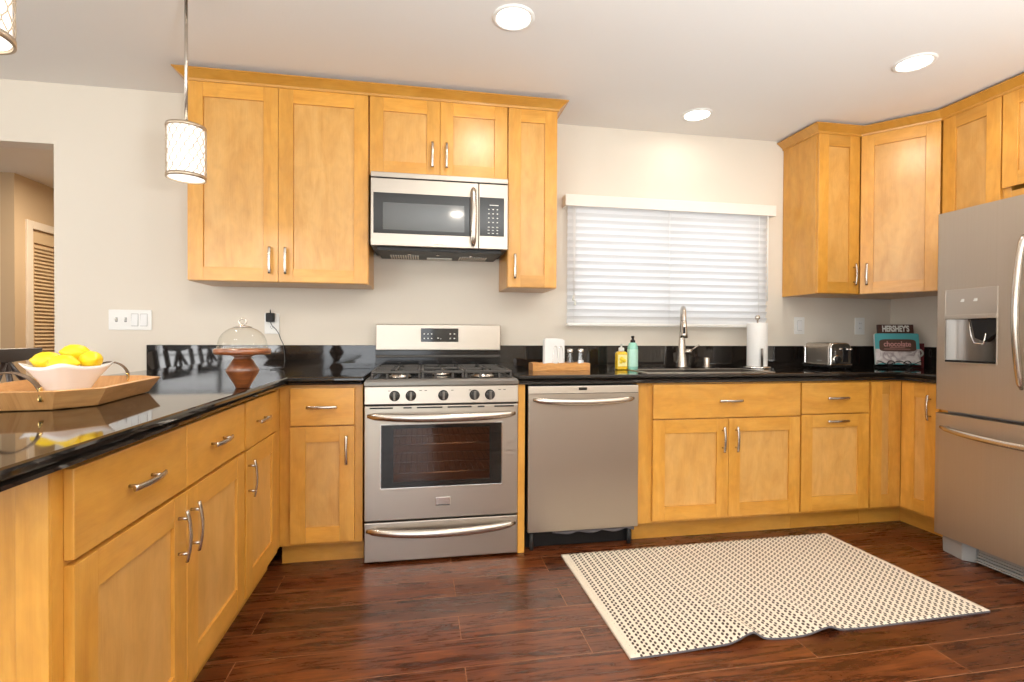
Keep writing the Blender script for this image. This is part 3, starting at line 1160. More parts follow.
def bow_handle(parent, x0, x1, z, bulge, sag=0.0, r=0.014, mat=None, y0=-0.012, name='handle'):
    mb = MB()
    pts, rs = [], []
    N = 24
    for i in range(N + 1):
        t = -1 + 2 * i / N
        e = 1 - abs(t) ** 4
        pts.append(((x0 + x1) / 2 + (x1 - x0) / 2 * t, y0 - bulge * (1 - t * t) ** 0.8 + 0.008 * abs(t) ** 8, z - sag * (1 - t * t)))
        rs.append(r * (0.72 + 0.28 * e) if abs(t) < 0.99 else r * 0.45)
    mb.tube(pts, rs, 14, flat=(0.75, 1.0))
    for s in (0, N):
        p = pts[s]
        q = pts[1 if s == 0 else N - 1]
        mb.cyl((q[0], 0.0, q[2]), (q[0], q[1], q[2]), r * 0.7, seg=12)
    return mb.build(name, mat or nickel, parent)


bow_handle(door, 0.016, 0.741, 0.727, 0.034, 0.010, 0.0205)
mb = MB()
for x0, x1 in ((0.025, 0.135), (0.185, 0.225), (0.25, 0.375), (0.40, 0.52), (0.55, 0.585), (0.635, 0.735)):
    mb.box(x0, x1, -0.001, 0.001, 0.760, 0.767)
mb.build('vent_slots', black_plastic, door)
MB().box(0.342, 0.416, -0.003, 0.0, 0.273, 0.317).build('badge', chrome, door, 0.003)
d = MB().box(0.345, 0.413, -0.0038, -0.003, 0.276, 0.281).build('badge_shadow_line', dark_metal, door)
# storage drawer
dr = MB().box(0.0, RW, 0.0, 0.03, 0.012, 0.204).build('drawer', steel, root, 0.004, 3)
bow_handle(dr, 0.012, 0.744, 0.168, 0.036, 0.014, 0.0200)
# control panel
cp = MB().prism([(-0.004, 0.782), (0.034, 0.782), (0.034, 0.868), (0.004, 0.868)], 0.0, RW, 'x', 'x').build('control_panel', steel, root, 0.003)
for i, x in enumerate((0.143, 0.221, 0.379, 0.534, 0.612)):
    mb = MB()
    mb.lathe([(0.0255, 0), (0.0255, 0.006), (0.023, 0.010), (0.021, 0.012)], 28, mi=0,
             xf=Matrix.Translation((x, 0, 0.823)) @ Matrix.Rotation(PI / 2, 4, 'X'))
    kb = mb.build('knob', black_plastic, root)
    mb = MB()
    mb.lathe([(0.021, 0.010), (0.0205, 0.022), (0.019, 0.024), (0.0001, 0.024)], 28, mi=0,
             xf=Matrix.Translation((x, 0, 0.823)) @ Matrix.Rotation(PI / 2, 4, 'X'))
    mb.build('knob_face', knob_black, kb)
    mb = MB()
    mb.box(x - 0.0055, x + 0.0055, -0.034, -0.020, 0.803, 0.843)
    mb.build('knob_grip', dark_steel, kb, 0.002)
for x in (0.112, 0.262, 0.287, 0.417, 0.505, 0.655, 0.68):
    MB().box(x, x + 0.012, -0.0035, -0.0015, 0.846, 0.849).build('burner_mark', dark_metal, cp)
# cooktop
mb = MB()
mb.slab([(0.0, -0.006), (RW, -0.006), (RW, 0.60), (0.0, 0.60)], [(0.010, 0.868), (0.0, 0.874), (0.0, 0.892), (0.006, 0.902), (0.022, 0.905), (0.030, 0.899)])
mb.build('cooktop', dark_steel, root)
MB().box(0.030, RW - 0.030, 0.024, 0.57, 0.8985, 0.9005).build('burner_pan', black_enamel, root)
for (x, y, r) in ((0.165, 0.15, 0.046), (0.165, 0.43, 0.036), (0.378, 0.30, 0.040), (0.592, 0.15, 0.050), (0.592, 0.43, 0.034)):
    bn = MB().lathe([(r * 1.25, 0.9005), (r * 1.2, 0.910), (r, 0.914), (r, 0.917)], 24, (x, y, 0)).build('burner', nickel, root)
    MB().lathe([(r * 0.95, 0.917), (r * 0.95, 0.923), (r * 0.8, 0.926), (0.0001, 0.926)], 24, (x, y, 0)).build('burner_cap', cast_iron, bn)
for gi, (x0, x1) in enumerate(((0.028, 0.268), (0.272, 0.485), (0.489, 0.729))):
    mb = MB()
    y0, y1 = 0.020, 0.572
    zt, zb, bw = 0.944, 0.930, 0.012
    mb.box(x0, x1, y0, y0 + bw, zb, zt)
    mb.box(x0, x1, y1 - bw, y1, zb, zt)
    mb.box(x0, x0 + bw, y0 + bw, y1 - bw, zb, zt)
    mb.box(x1 - bw, x1, y0 + bw, y1 - bw, zb, zt)
    xm = (x0 + x1) / 2
    mb.box(x0 + bw, x1 - bw, 0.288, 0.300, zb, zt)
    for yc in ((0.15, 0.43) if gi != 1 else (0.294,)):
        for sx in (-1, 1):
            mb.box(min(xm + sx * 0.03, x0 + bw if sx < 0 else x1 - bw), max(xm + sx * 0.03, x0 + bw if sx < 0 else x1 - bw), yc - 0.005, yc + 0.005, zb + 0.002, zt + 0.002)
        if gi != 1:
            ya, yb2 = (y0 + bw, yc - 0.03) if yc < 0.3 else (0.30, yc - 0.03)
            mb.box(xm - 0.005, xm + 0.005, ya, yb2, zb + 0.002, zt + 0.002)
            ya, yb2 = (yc + 0.03, 0.288) if yc < 0.3 else (yc + 0.03, y1 - bw)
            mb.box(xm - 0.005, xm + 0.005, ya, yb2, zb + 0.002, zt + 0.002)
    if gi == 1:
        mb.box(xm - 0.005, xm + 0.005, y0 + bw, 0.24, zb + 0.002, zt + 0.002)
        mb.box(xm - 0.005, xm + 0.005, 0.35, y1 - bw, zb + 0.002, zt + 0.002)
    # feet and front uprights
    for x in (x0, x0 + (x1 - x0) * 0.30, x0 + (x1 - x0) * 0.70, x1 - bw):
        mb.box(x, x + bw, y0, y0 + bw, 0.9004, zb)
        mb.box(x, x + bw, y1 - bw, y1, 0.9004, zb)
    mb.build('grate', cast_iron, root, 0.003)
# backguard
bg = MB().prism([(0.575, 1.028), (0.581, 1.186), (0.630, 1.186), (0.630, 1.028)], 0.004, RW - 0.004 + 0.002, 'x', 'x').build('backguard', steel, root, 0.006, 3)
MB().prism([(0.600, 0.90), (0.600, 1.028), (0.630, 1.028), (0.630, 0.90)], 0.004, RW - 0.002, 'x', 'x').build('rear_vent', black_enamel, root)
MB().box(0.004, RW - 0.002, 0.570, 0.600, 0.985, 1.000).build('vent_lip', cast_iron, root, 0.003)
disp = MB().prism([(0.576, 1.080), (0.5795, 1.162), (0.582, 1.162), (0.580, 1.080)], 0.268, 0.494, 'x', 'x').build('display', black_glass, bg, 0.0)
mb = MB()
for r_ in range(2):
    for k in range(3):
        mb.box(0.285 + k * 0.022, 0.292 + k * 0.022, 0.5755, 0.577, 1.098 + r_ * 0.027, 1.104 + r_ * 0.027)
    for k in range(2):
        mb.box(0.440 + k * 0.025, 0.449 + k * 0.025, 0.5755, 0.577, 1.098 + r_ * 0.027, 1.105 + r_ * 0.027)
mb.box(0.366, 0.376, 0.5755, 0.577, 1.100, 1.106)
mb.box(0.384, 0.390, 0.5755, 0.577, 1.097, 1.101)
mb.build('display_text', icon_white, disp)

# ------------------------------------------------------------------ dishwasher
root = thing('dishwasher', 'stainless dishwasher with a bowed bar handle between the range and the sink cabinet', 'dishwasher', (0.811, -0.651, 0))
W = 0.600
MB().box(0.004, W - 0.004, 0.03, 0.60, 0.10, 0.862).build('body', black_plastic, root)
dp = MB().prism([(0.0, 0.106), (0.028, 0.106), (0.028, 0.861), (0.004, 0.861), (0.0, 0.822)], 0.0, W, 'x', 'x').build('door', steel, root, 0.004, 3)
bow_handle(dp, 0.024, 0.570, 0.792, 0.033, 0.011, 0.0175)
MB().box(0.268, 0.312, 0.0005, 0.004, 0.838, 0.852).build('display', black_glass, dp)
MB().box(0.004, W - 0.004, -0.0008, 0.001, 0.8205, 0.823).build('seam', dark_metal, dp)
MB().box(0.004, W - 0.004, 0.075, 0.10, 0.004, 0.105).build('kick_plate', black_plastic, root)
mb = MB()
pts = []
for i in range(26):
    x = 0.14 + i * 0.45 / 25
    pts.append((x, 0.03 + 0.006 * math.sin(i * 0.9), 0.097 - 0.010 * abs(math.sin(i * 0.42))))
mb.tube(pts, 0.010, 8, flat=(0.5, 1.0))
mb.build('insulation_edge', grey_binding, root)
for x in (0.03, 0.57):
    MB().cyl((x, 0.05, 0.0), (x, 0.05, 0.10), 0.012, seg=10).build('foot', dark_metal, root)

# ------------------------------------------------------------------ microwave
root = thing('microwave', 'stainless over-the-range microwave hung between the wall cabinets', 'microwave', (0.002, -0.378, 1.597))
W, H = 0.744, 0.398
MB().box(0.0, W, 0.02, 0.374, 0.006, H).build('body', dark_metal, root)
dr = MB().box(0.0, 0.578, 0.0, 0.02, 0.004, 0.366).build('door', steel, root, 0.003)
MB().box(0.014, 0.534, -0.0015, 0.0, 0.070, 0.288).build('window_border', black_glass, dr, 0.004)
MB().box(0.064, 0.500, -0.0025, -0.0015, 0.090, 0.236).build('window', grey_glass, dr)
mb = MB()
pts, rs = [], []
for i in range(21):
    t = -1 + 2 * i / 20
    pts.append((0.548, -0.016 - 0.030 * (1 - t * t), 0.175 + 0.160 * t))
    rs.append(0.016 if abs(t) < 0.9 else 0.0135 if abs(t) < 0.99 else 0.007)
mb.tube(pts, rs, 12, up=(1, 0, 0), flat=(0.8, 1.0))
for s in (1, 19):
    mb.cyl((0.548, 0, pts[s][2]), pts[s], 0.008, seg=10)
mb.build('handle', nickel, dr)
MB().box(0.338, 0.398, -0.003, 0.0, 0.018, 0.052).build('badge', chrome, dr, 0.002)
cp = MB().box(0.580, W, 0.0, 0.02, 0.004, 0.366).build('control_panel', steel, root, 0.003)
kp = MB().box(0.585, 0.722, -0.0015, 0.0, 0.076, 0.290).build('keypad', black_glass, cp, 0.004)
mb = MB()
for r_ in range(4):
    for k in range(3):
        mb.box(0.632 + k * 0.024, 0.640 + k * 0.024, -0.0022, -0.0014, 0.150 + r_ * 0.024, 0.155 + r_ * 0.024)
        if r_ < 3:
            mb.box(0.630 + k * 0.024, 0.641 + k * 0.024, -0.0022, -0.0014, 0.090 + r_ * 0.017, 0.0935 + r_ * 0.017)
mb.box(0.640, 0.690, -0.0022, -0.0014, 0.246, 0.250)
mb.build('key_print', icon_white, kp)
vg = MB().box(0.0, W, -0.004, 0.02, 0.370, H).build('vent_grille', steel, root, 0.003)
MB().box(0.002, W - 0.002, -0.001, 0.02, 0.365, 0.371).build('vent_gap', black_plastic, root)
mb = MB()
mb.box(0.03, W - 0.03, 0.04, 0.36, -0.014, 0.006)
un = mb.build('underside', dark_metal, root, 0.003)
for x0 in (0.09, 0.49):
    mb = MB()
    for i in range(12):
        mb.box(x0 + i * 0.014, x0 + 0.008 + i * 0.014, 0.20, 0.33, -0.018, -0.013)
    mb.build('grease_filter', steel, un)
MB().box(0.30, 0.45, 0.27, 0.33, -0.018, -0.014).build('lamp_cover', clear_plastic, un)
for x in (0.20, 0.36, 0.55):
    MB().cyl((x, 0.15, -0.014), (x, 0.15, -0.018), 0.010, seg=12).build('screw', chrome, un)

# ------------------------------------------------------------------ refrigerator (front faces -x)
root = thing('refrigerator', 'stainless french-door refrigerator with a water dispenser at the right edge', 'refrigerator', (2.930, -0.955, 0), -PI / 2)
W = 0.91
MB().box(0.004, W - 0.004, 0.075, 0.70, 0.02, 1.755).build('body', grey_plastic, root, 0.006)


def contour(x0, x1, bulge=0.010, depth=0.066, side=0.012):
    pts = []
    n = 40
    for i in range(n + 1):
        t = i / n
        x = x0 + (x1 - x0) * t
        g = (x - 0.0) / W
        yy = -bulge * (1 - (2 * g - 1) ** 2)
        pts.append((x, yy))
    pts[0] = (x0, pts[0][1] + side)
    pts.insert(1, (x0 + side * 0.35, pts[1][1] + side * 0.3))
    pts[-1] = (x1, pts[-1][1] + side)
    pts.insert(-1, (x1 - side * 0.35, pts[-2][1] + side * 0.3))
    return pts + [(x1, depth), (x0, depth)]


ld = MB().prism(contour(0.0, 0.452), 0.748, 1.764, 'z', 'z').build('left_door', steel_v, root)
dx0, dx1, dz0, dz1 = 0.052, 0.300, 0.998, 1.364
cut(ld, dx0 + 0.006, dx1 - 0.006, -0.05, 0.050, dz0, 1.224)
rd = MB().prism(contour(0.458, W), 0.748, 1.764, 'z', 'z').build('right_door', steel_v, root)
fd = MB().prism(contour(0.0, W), 0.100, 0.728, 'z', 'z').build('freezer_drawer', steel_v, root)
disp = MB()
disp.box(dx0, dx0 + 0.006, -0.010, 0.045, dz0 - 0.004, dz1)
disp.box(dx1 - 0.006, dx1, -0.013, 0.045, dz0 - 0.004, dz1)
disp.box(dx0 + 0.006, dx1 - 0.006, -0.012, 0.045, dz0 - 0.006, dz0)
disp.box(dx0 + 0.006, dx1 - 0.006, -0.009, 0.04, 1.224, dz1)
disp.box(dx0 + 0.006, dx1 - 0.006, -0.014, 0.0, 1.215, 1.235)
dsp = disp.build('dispenser_frame', steel, ld, 0.0015)
mb = MB()
# curved steel back wall of the dispenser bay, darker steel carries its shade
rings = []
for zz in (dz0, 1.222):
    rings.append([(dx0 + 0.0065 + (dx1 - dx0 - 0.013) * i / 12, -0.006 + 0.054 * math.sin(PI * i / 12) ** 0.6, zz) for i in range(13)])
mb.loft(rings, False, False)
mb.build('dispenser_bay', dark_steel, ld)
MB().box(dx0 + 0.006, dx1 - 0.006, -0.012, 0.048, dz0, dz0 + 0.010).build('drip_tray', black_plastic, ld, 0.002)
mb = MB()
mb.prism([(0.17, 1.215), (0.292, 1.215), (0.285, 1.14), (0.24, 1.10), (0.19, 1.12)], -0.002, 0.03, 'y')
pd = mb.build('dispenser_paddle', black_plastic, ld, 0.004)
mb = MB()
mb.tube([(0.165, 0.0, 1.21), (0.180, -0.006, 1.13), (0.196, -0.008, 1.095), (0.238, -0.008, 1.092), (0.244, -0.004, 1.14)], 0.004, 8)
mb.build('paddle_lever', chrome, ld)
for xi in (0.130, 0.190):
    mb = MB()
    mb.box(xi, xi + 0.017, -0.0098, -0.0088, 1.300, 1.306)
    mb.box(xi + 0.004, xi + 0.018, -0.0098, -0.0088, 1.306, 1.313)
    mb.build('button_icon', icon_white, dsp)
for nm, xh, par in (('handle', 0.412, ld), ('handle', 0.498, rd)):
    mb = MB()
    pts, rs = [], []
    for i in range(25):
        t = -1 + 2 * i / 24
        pts.append((xh, -0.030 - 0.042 * (1 - t * t), 1.235 + 0.345 * t))
        rs.append(0.0145 if abs(t) < 0.92 else 0.012 if abs(t) < 0.99 else 0.006)
    mb.tube(pts, rs, 14, up=(1, 0, 0))
    for s in (1, 23):
        mb.cyl((xh, 0.0, pts[s][2]), pts[s], 0.011, seg=12)
    mb.build('handle', nickel, par)
bow_handle(fd, 0.04, W - 0.04, 0.660, 0.045, 0.020, 0.0165, None, -0.020)
mb = MB()
mb.slab([(0.008, 0.045), (0.13, 0.020), (0.17, 0.060), (0.17, 0.14), (0.008, 0.14)], [(0.004, 0.0), (0.002, 0.075), (0.010, 0.098)])
mb.build('foot_cover', grey_plastic, root, 0.004)
mb = MB()
for i in range(5):
    mb.box(0.17, W - 0.02, 0.060 + 0.004 * i, 0.10, 0.018 + i * 0.014, 0.027 + i * 0.014)
mb.box(0.17, W - 0.02, 0.085, 0.10, 0.012, 0.09)
mb.box(0.17, W - 0.02, 0.045, 0.10, 0.012, 0.018)
mb.build('base_grille', grey_plastic, root)

# ------------------------------------------------------------------ window blind
root = thing('window_blind', 'closed white horizontal slat blind covering the window above the sink', 'blind', (0, 0, 0))
mb = MB()
mb.box(1.164, 2.652, -0.088, -0.076, 1.944, 2.016)
mb.box(1.164, 1.174, -0.076, -0.002, 1.944, 2.016)
mb.box(2.642, 2.652, -0.076, -0.002, 1.944, 2.016)
mb.build('valance', ivory_paint, root, 0.003, 3)
MB().box(1.19, 2.63, -0.07, -0.015, 1.96, 2.005).build('head_rail', white_plastic, root)
BX0, BX1 = 1.189, 2.612
mb = MB()
ns = 17
for i in range(ns):
    z = 1.934 - i * (1.934 - 1.228) / (ns - 1)
    xf = Matrix.Translation((0, -0.045, z)) @ Matrix.Rotation(math.radians(-68), 4, 'X')
    # slightly crowned slat
    prof = [(-0.025, 0.0), (-0.012, 0.0022), (0.0, 0.003), (0.012, 0.0022), (0.025, 0.0), (0.025, -0.0022), (0.0, 0.0006), (-0.025, -0.0022)]
    mb.prism(prof, BX0, BX1, 'x', 'x', xf=xf)
mb.build('slats', slat_mat, root)
MB().box(BX0, BX1, -0.068, -0.022, 1.185, 1.203).build('bottom_rail', white_plastic, root, 0.004)
for x in (1.228, 2.535, 1.88):
    mb = MB()
    for dy in (-0.072, -0.018):
        mb.cyl((x, dy, 1.20), (x, dy, 1.975), 0.0012, seg=6)
    mb.build('ladder_cord', white_plastic, root)
MB().cyl((2.594, -0.080, 1.365), (2.594, -0.080, 1.97), 0.0045, seg=8).build('tilt_wand', white_plastic, root)
mb = MB()
mb.cyl((1.222, -0.075, 1.36), (1.220, -0.075, 1.97), 0.0012, seg=6)
mb.cyl((1.232, -0.075, 1.33), (1.230, -0.075, 1.97), 0.0012, seg=6)
pc = mb.build('pull_cord', white_plastic, root)
for x, z in ((1.222, 1.35), (1.232, 1.32)):
    MB().lathe([(0.003, 0.03), (0.005, 0.022), (0.009, 0.0), (0.008, -0.004)], 12, (x, -0.077, z)).build('cord_tassel', clear_plastic, pc)

# ------------------------------------------------------------------ ceiling lights and pendants
for (x, y, lab) in ((0.656, -1.026, 'round recessed ceiling light above the open floor in front of the range'),
                    (1.938, -0.296, 'round recessed ceiling light over the sink window'),
                    (2.679, -1.042, 'round recessed ceiling light in front of the corner wall cabinets')):
    root = thing('ceiling_light', lab, 'light', (x, y, CEIL), 0, 'recessed ceiling lights')
    MB().lathe([(0.092, -0.0005), (0.090, -0.006), (0.078, -0.009), (0.072, -0.004), (0.072, -0.001)], 40, caps=False).build('trim_ring', white_plastic, root)
    MB().lathe([(0.073, -0.0035), (0.05, -0.005), (0.0001, -0.0055)], 40, caps=False).build('diffuser', lamp_glow, root)
    area_light('ceiling_lamp', (x, y, CEIL - 0.012), (0, 0, 0), 0.14, 0.14, 0.8 if y > -0.5 else 5.0, (1.0, 0.90, 0.76), 'DISK')
for (x, y) in ((0.66, -3.3), (2.68, -3.0), (-2.7, -1.6), (-2.7, -3.6)):
    area_light('ceiling_lamp', (x, y, CEIL - 0.012), (0, 0, 0), 0.14, 0.14, 4.5, (1.0, 0.90, 0.76), 'DISK')

PEND = []


def pendant(x, y, z0, label, first):
    root = thing('pendant_lamp', label, 'pendant lamp', (x, y, z0), 0, 'pendant lamps over the peninsula')
    if PEND:
        for ch in PEND[0].children:
            q = ch.copy()
            COL.objects.link(q)
            q.parent = root
    else:
        R, H = 0.0690, 0.205
        MB().lathe([(R - 0.006, 0.006), (R - 0.006, H - 0.004)], 40, caps=False).build('fabric_shade', shade_glow, root)
        MB().lathe([(R - 0.007, 0.004), (0.0001, 0.003)], 40, caps=False).build('diffuser', shade_bottom, root)
        MB().lathe([(R - 0.0045, 0.0), (R + 0.001, 0.0), (R + 0.001, 0.014), (R - 0.0045, 0.014), (R - 0.0045, 0.0)], 40, caps=False).build('lower_band', brass_band, root)
        MB().lathe([(R - 0.0045, H - 0.012), (R + 0.001, H - 0.012), (R + 0.001, H), (R - 0.0045, H), (R - 0.0045, H - 0.012)], 40, caps=False).build('upper_band', brass_band, root)
        mb = MB()
        n, lev = 15, 7
        zz0, zz1 = 0.012, H - 0.010
        for k in range(n):
            for s in (-1, 1):
                pts = []
                N = 49
                for i in range(N + 1):
                    t = i / N
                    ph = t * lev
                    # ogee lattice: pairs of strands swing apart and together
                    a = 2 * PI * (k + s * 0.25 * (1 - math.cos(PI * ph))) / n
                    pts.append(((R - 0.001) * math.cos(a), (R - 0.001) * math.sin(a), zz0 + (zz1 - zz0) * t))
                mb.tube(pts, 0.0014, 5)
        mb.build('lattice', brass_band, root)
        mb = MB()
        mb.lathe([(0.024, H - 0.006), (0.024, H + 0.008), (0.012, H + 0.020), (0.0075, H + 0.022)], 20)
        for k in range(3):
            a = 2 * PI * k / 3 + 0.4
            mb.cyl((0.02 * math.cos(a), 0.02 * math.sin(a), H), ((R - 0.002) * math.cos(a), (R - 0.002) * math.sin(a), H - 0.003), 0.003, seg=8)
        mb.build('shade_holder', nickel, root)
        MB().cyl((0, 0, H + 0.02), (0, 0, CEIL - z0 - 0.02), 0.0062, seg=12).build('rod', nickel, root)
        MB().lathe([(0.0075, CEIL - z0 - 0.03), (0.055, CEIL - z0 - 0.022), (0.06, CEIL - z0 - 0.0005)], 28).build('canopy', nickel, root)
        PEND.append(root)
    area_light('pendant_bulb', (x, y, z0 - 0.004), (0, 0, 0), 0.12, 0.12, 3, (1.0, 0.88, 0.72), 'DISK')
    return root


brass_band = simple('antique_band', (0.55, 0.45, 0.34), 0.35, 0.8)
pendant(-0.640, -0.995, 1.728, 'lit white lattice-drum pendant lamp hanging before the tall wall cabinet', True)
pendant(-0.645, -1.962, 1.728, 'lit pendant lamp cut off by the upper left corner of the picture', False)

# ------------------------------------------------------------------ switch plates and outlets
def plate(name, label, x0, x1, z0, z1, kinds, cat):
    root = thing(name, label, cat, (x0, 0, z0))
    w, h = x1 - x0, z1 - z0
    MB().box(0, w, -0.006, -0.0002, 0, h).build('cover_plate', white_plastic, root, 0.002)
    n = len(kinds)
    for i, k in enumerate(kinds):
        cx = w * (i + 0.5) / n if n > 1 else w / 2
        if n == 4:
            cx = w / 2 + (i - 1.5) * 0.046
        if k == 'toggle':
            MB().box(cx - 0.006, cx + 0.006, -0.0065, -0.0055, h / 2 - 0.013, h / 2 + 0.013).build('toggle_slot', grey_plastic, root)
            MB().prism([(-0.006, h / 2 - 0.006), (-0.018, h / 2 + 0.004), (-0.016, h / 2 + 0.010), (-0.006, h / 2 + 0.006)], cx - 0.004, cx + 0.004, 'x').build('toggle', white_plastic, root, 0.001)
        elif k == 'rocker':
            MB().prism([(-0.006, h / 2 - 0.033), (-0.0105, h / 2 - 0.033), (-0.007, h / 2 + 0.033), (-0.006, h / 2 + 0.033)], cx - 0.0165, cx + 0.0165, 'x').build('rocker', white_trim, root, 0.001)
            mb = MB()
            mb.box(cx - 0.018, cx + 0.018, -0.0064, -0.0058, h / 2 - 0.035, h / 2 + 0.035)
            mb.build('rocker_gap', grey_plastic, root)
        elif k == 'outlet':
            for dz in (-0.02, 0.02):
                o = MB().prism([(cx + 0.016 * math.cos(a) * 1.0, h / 2 + dz + max(-0.0125, min(0.0125, 0.017 * math.sin(a)))) for a in [2 * PI * j / 20 for j in range(20)]], -0.0085, -0.006, 'y').build('receptacle', white_trim, root)
                mb = MB()
                mb.box(cx - 0.007, cx - 0.005, -0.0090, -0.0084, h / 2 + dz - 0.003, h / 2 + dz + 0.006)
                mb.box(cx + 0.005, cx + 0.007, -0.0090, -0.0084, h / 2 + dz - 0.003, h / 2 + dz + 0.006)
                mb.box(cx - 0.002, cx + 0.002, -0.0090, -0.0084, h / 2 + dz - 0.010, h / 2 + dz - 0.006)
                mb.build('slots', dark_metal, o)
        elif k == 'decora_outlet':
            o = MB().box(cx - 0.0165, cx + 0.0165, -0.0085, -0.006, h / 2 - 0.033, h / 2 + 0.033).build('receptacle', white_trim, root, 0.001)
            for dz in (-0.018, 0.018):
                mb = MB()
                mb.box(cx - 0.007, cx - 0.005, -0.0090, -0.0084, h / 2 + dz - 0.003, h / 2 + dz + 0.005)
                mb.box(cx + 0.005, cx + 0.007, -0.0090, -0.0084, h / 2 + dz - 0.003, h / 2 + dz + 0.005)
                mb.build('slots', dark_metal, o)
    return root


plate('switch_plate', 'white four-gang switch plate on the wall left of the cake stand', -1.446, -1.229, 1.141, 1.255, ['toggle', 'toggle', 'rocker', 'rocker'], 'light switch')
plate('wall_outlet', 'white wall outlet with a black charger plugged in, right of the glass cake dome', -0.634, -0.552, 1.123, 1.243, ['outlet'], 'outlet')
plate('wall_switch', 'white switch plate on the wall between the window and the toaster', 2.868, 2.948, 1.142, 1.262, ['rocker'], 'light switch')
plate('wall_outlet', 'white wall outlet between the toaster and the room corner behind the cookbook', 3.363, 3.443, 1.142, 1.264, ['decora_outlet'], 'outlet')
root = thing('phone_charger', 'small black plug-in charger with a thin cord in the wall outlet', 'charger', (-0.595, -0.009, 1.215))
MB().box(-0.022, 0.020, -0.036, -0.0005, -0.022, 0.030).build('plug_body', black_plastic, root, 0.004)
MB().cyl((0.0, -0.02, 0.030), (0.0, -0.02, 0.05), 0.004, 0.0025, seg=8).build('strain_relief', black_plastic, root)
pts = [(0.002, -0.03, -0.022), (0.012, -0.026, -0.045), (0.030, -0.018, -0.065), (0.045, -0.015, -0.09), (0.055, -0.016, -0.12),
       (0.070, -0.018, -0.150), (0.078, -0.025, -0.20), (0.082, -0.03, -0.25), (0.080, -0.045, -0.287), (0.05, -0.06, -0.294), (0.01, -0.07, -0.294)]
MB().tube(pts, 0.0022, 7).build('cord', dark_metal, root)

# ------------------------------------------------------------------ rug
mb = MB()
RX0, RX1, RY0, RY1 = 0.976, 2.548, -1.525, -0.700
NXr, NYr = 110, 50


def rug_h(x, y):
    k = max(0.0, (-(y + 0.75)) / 0.77)
    f = max(0.0, (k - 0.25) / 0.75) ** 1.3
    xa = x - 1.372 - 0.10 * k
    a = 0.030 * math.exp(-(xa / (0.075 if xa < 0 else 0.034)) ** 2)
    xc = x - 1.735 - 0.06 * k
    c2 = 0.020 * math.exp(-(xc / (0.080 if xc < 0 else 0.035)) ** 2)
    d2 = 0.005 * math.exp(-((x - 1.30) / 0.12) ** 2)
    return (a + c2 + d2) * f


def rug_xy(i, j):
    u, v = i / NXr, j / NYr
    # slightly skewed outline: back edge and front edge corners as laid
    bl, br, fl, fr = (0.974, -0.703), (2.535, -0.672), (0.984, -1.548), (2.560, -1.506)
    x = (bl[0] * (1 - u) + br[0] * u) * (1 - v) + (fl[0] * (1 - u) + fr[0] * u) * v
    y = (bl[1] * (1 - u) + br[1] * u) * (1 - v) + (fl[1] * (1 - u) + fr[1] * u) * v
    y += (0.020 * math.exp(-((x - 1.50) / 0.08) ** 2) + 0.012 * math.exp(-((x - 1.86) / 0.08) ** 2)) * max(0, v - 0.6) * 2.5 * 0.6
    return x, y


top, bot = [], []
for j in range(NYr + 1):
    rt, rb = [], []
    for i in range(NXr + 1):
        x, y = rug_xy(i, j)
        hgt = rug_h(x, y)
        rt.append(mb.bm.verts.new((x, y, 0.0085 + hgt)))
        rb.append(mb.bm.verts.new((x, y, 0.0008 + hgt)))
    top.append(rt)
    bot.append(rb)
for j in range(NYr):
    for i in range(NXr):
        f = mb.bm.faces.new((top[j][i], top[j + 1][i], top[j + 1][i + 1], top[j][i + 1]))
        f.smooth = True
        idx = ((i, j), (i, j + 1), (i + 1, j + 1), (i + 1, j))
        for l, (a, c2) in zip(f.loops, idx):
            l[mb.uv].uv = (1.57 * a / NXr, 0.84 * c2 / NYr)
        f[mb.tone] = 1.0
        f2 = mb.bm.faces.new((bot[j][i], bot[j][i + 1], bot[j + 1][i + 1], bot[j + 1][i]))
        f2.material_index = 1
for i in range(NXr):
    for j in (0, NYr):
        f = mb.bm.faces.new((top[j][i], top[j][i + 1], bot[j][i + 1], bot[j][i]))
        f.material_index = 1
for j in range(NYr):
    for i in (0, NXr):
        f = mb.bm.faces.new((top[j][i], top[j + 1][i], bot[j + 1][i], bot[j][i]))
        f.material_index = 0
o = mb.build('kitchen_rug', [rug_mat, grey_binding])
tag(o, 'cream woven rug with rows of dark stitches and a rippled front edge', 'rug')

# ------------------------------------------------------------------ wooden tray with lemons on the peninsula
TZ = 0.9172
TR = (-0.792, -1.43)
TA = math.radians(6.0)
root = thing('serving_tray', 'long eight-sided wooden tray with strap handles on the peninsula worktop', 'tray', (TR[0], TR[1], TZ), TA)


def octa(hw, hl, ch):
    return [(hw, -hl + ch), (hw, hl - ch), (hw - ch, hl), (-hw + ch, hl), (-hw, hl - ch), (-hw, -hl + ch), (-hw + ch, -hl), (hw - ch, -hl)]


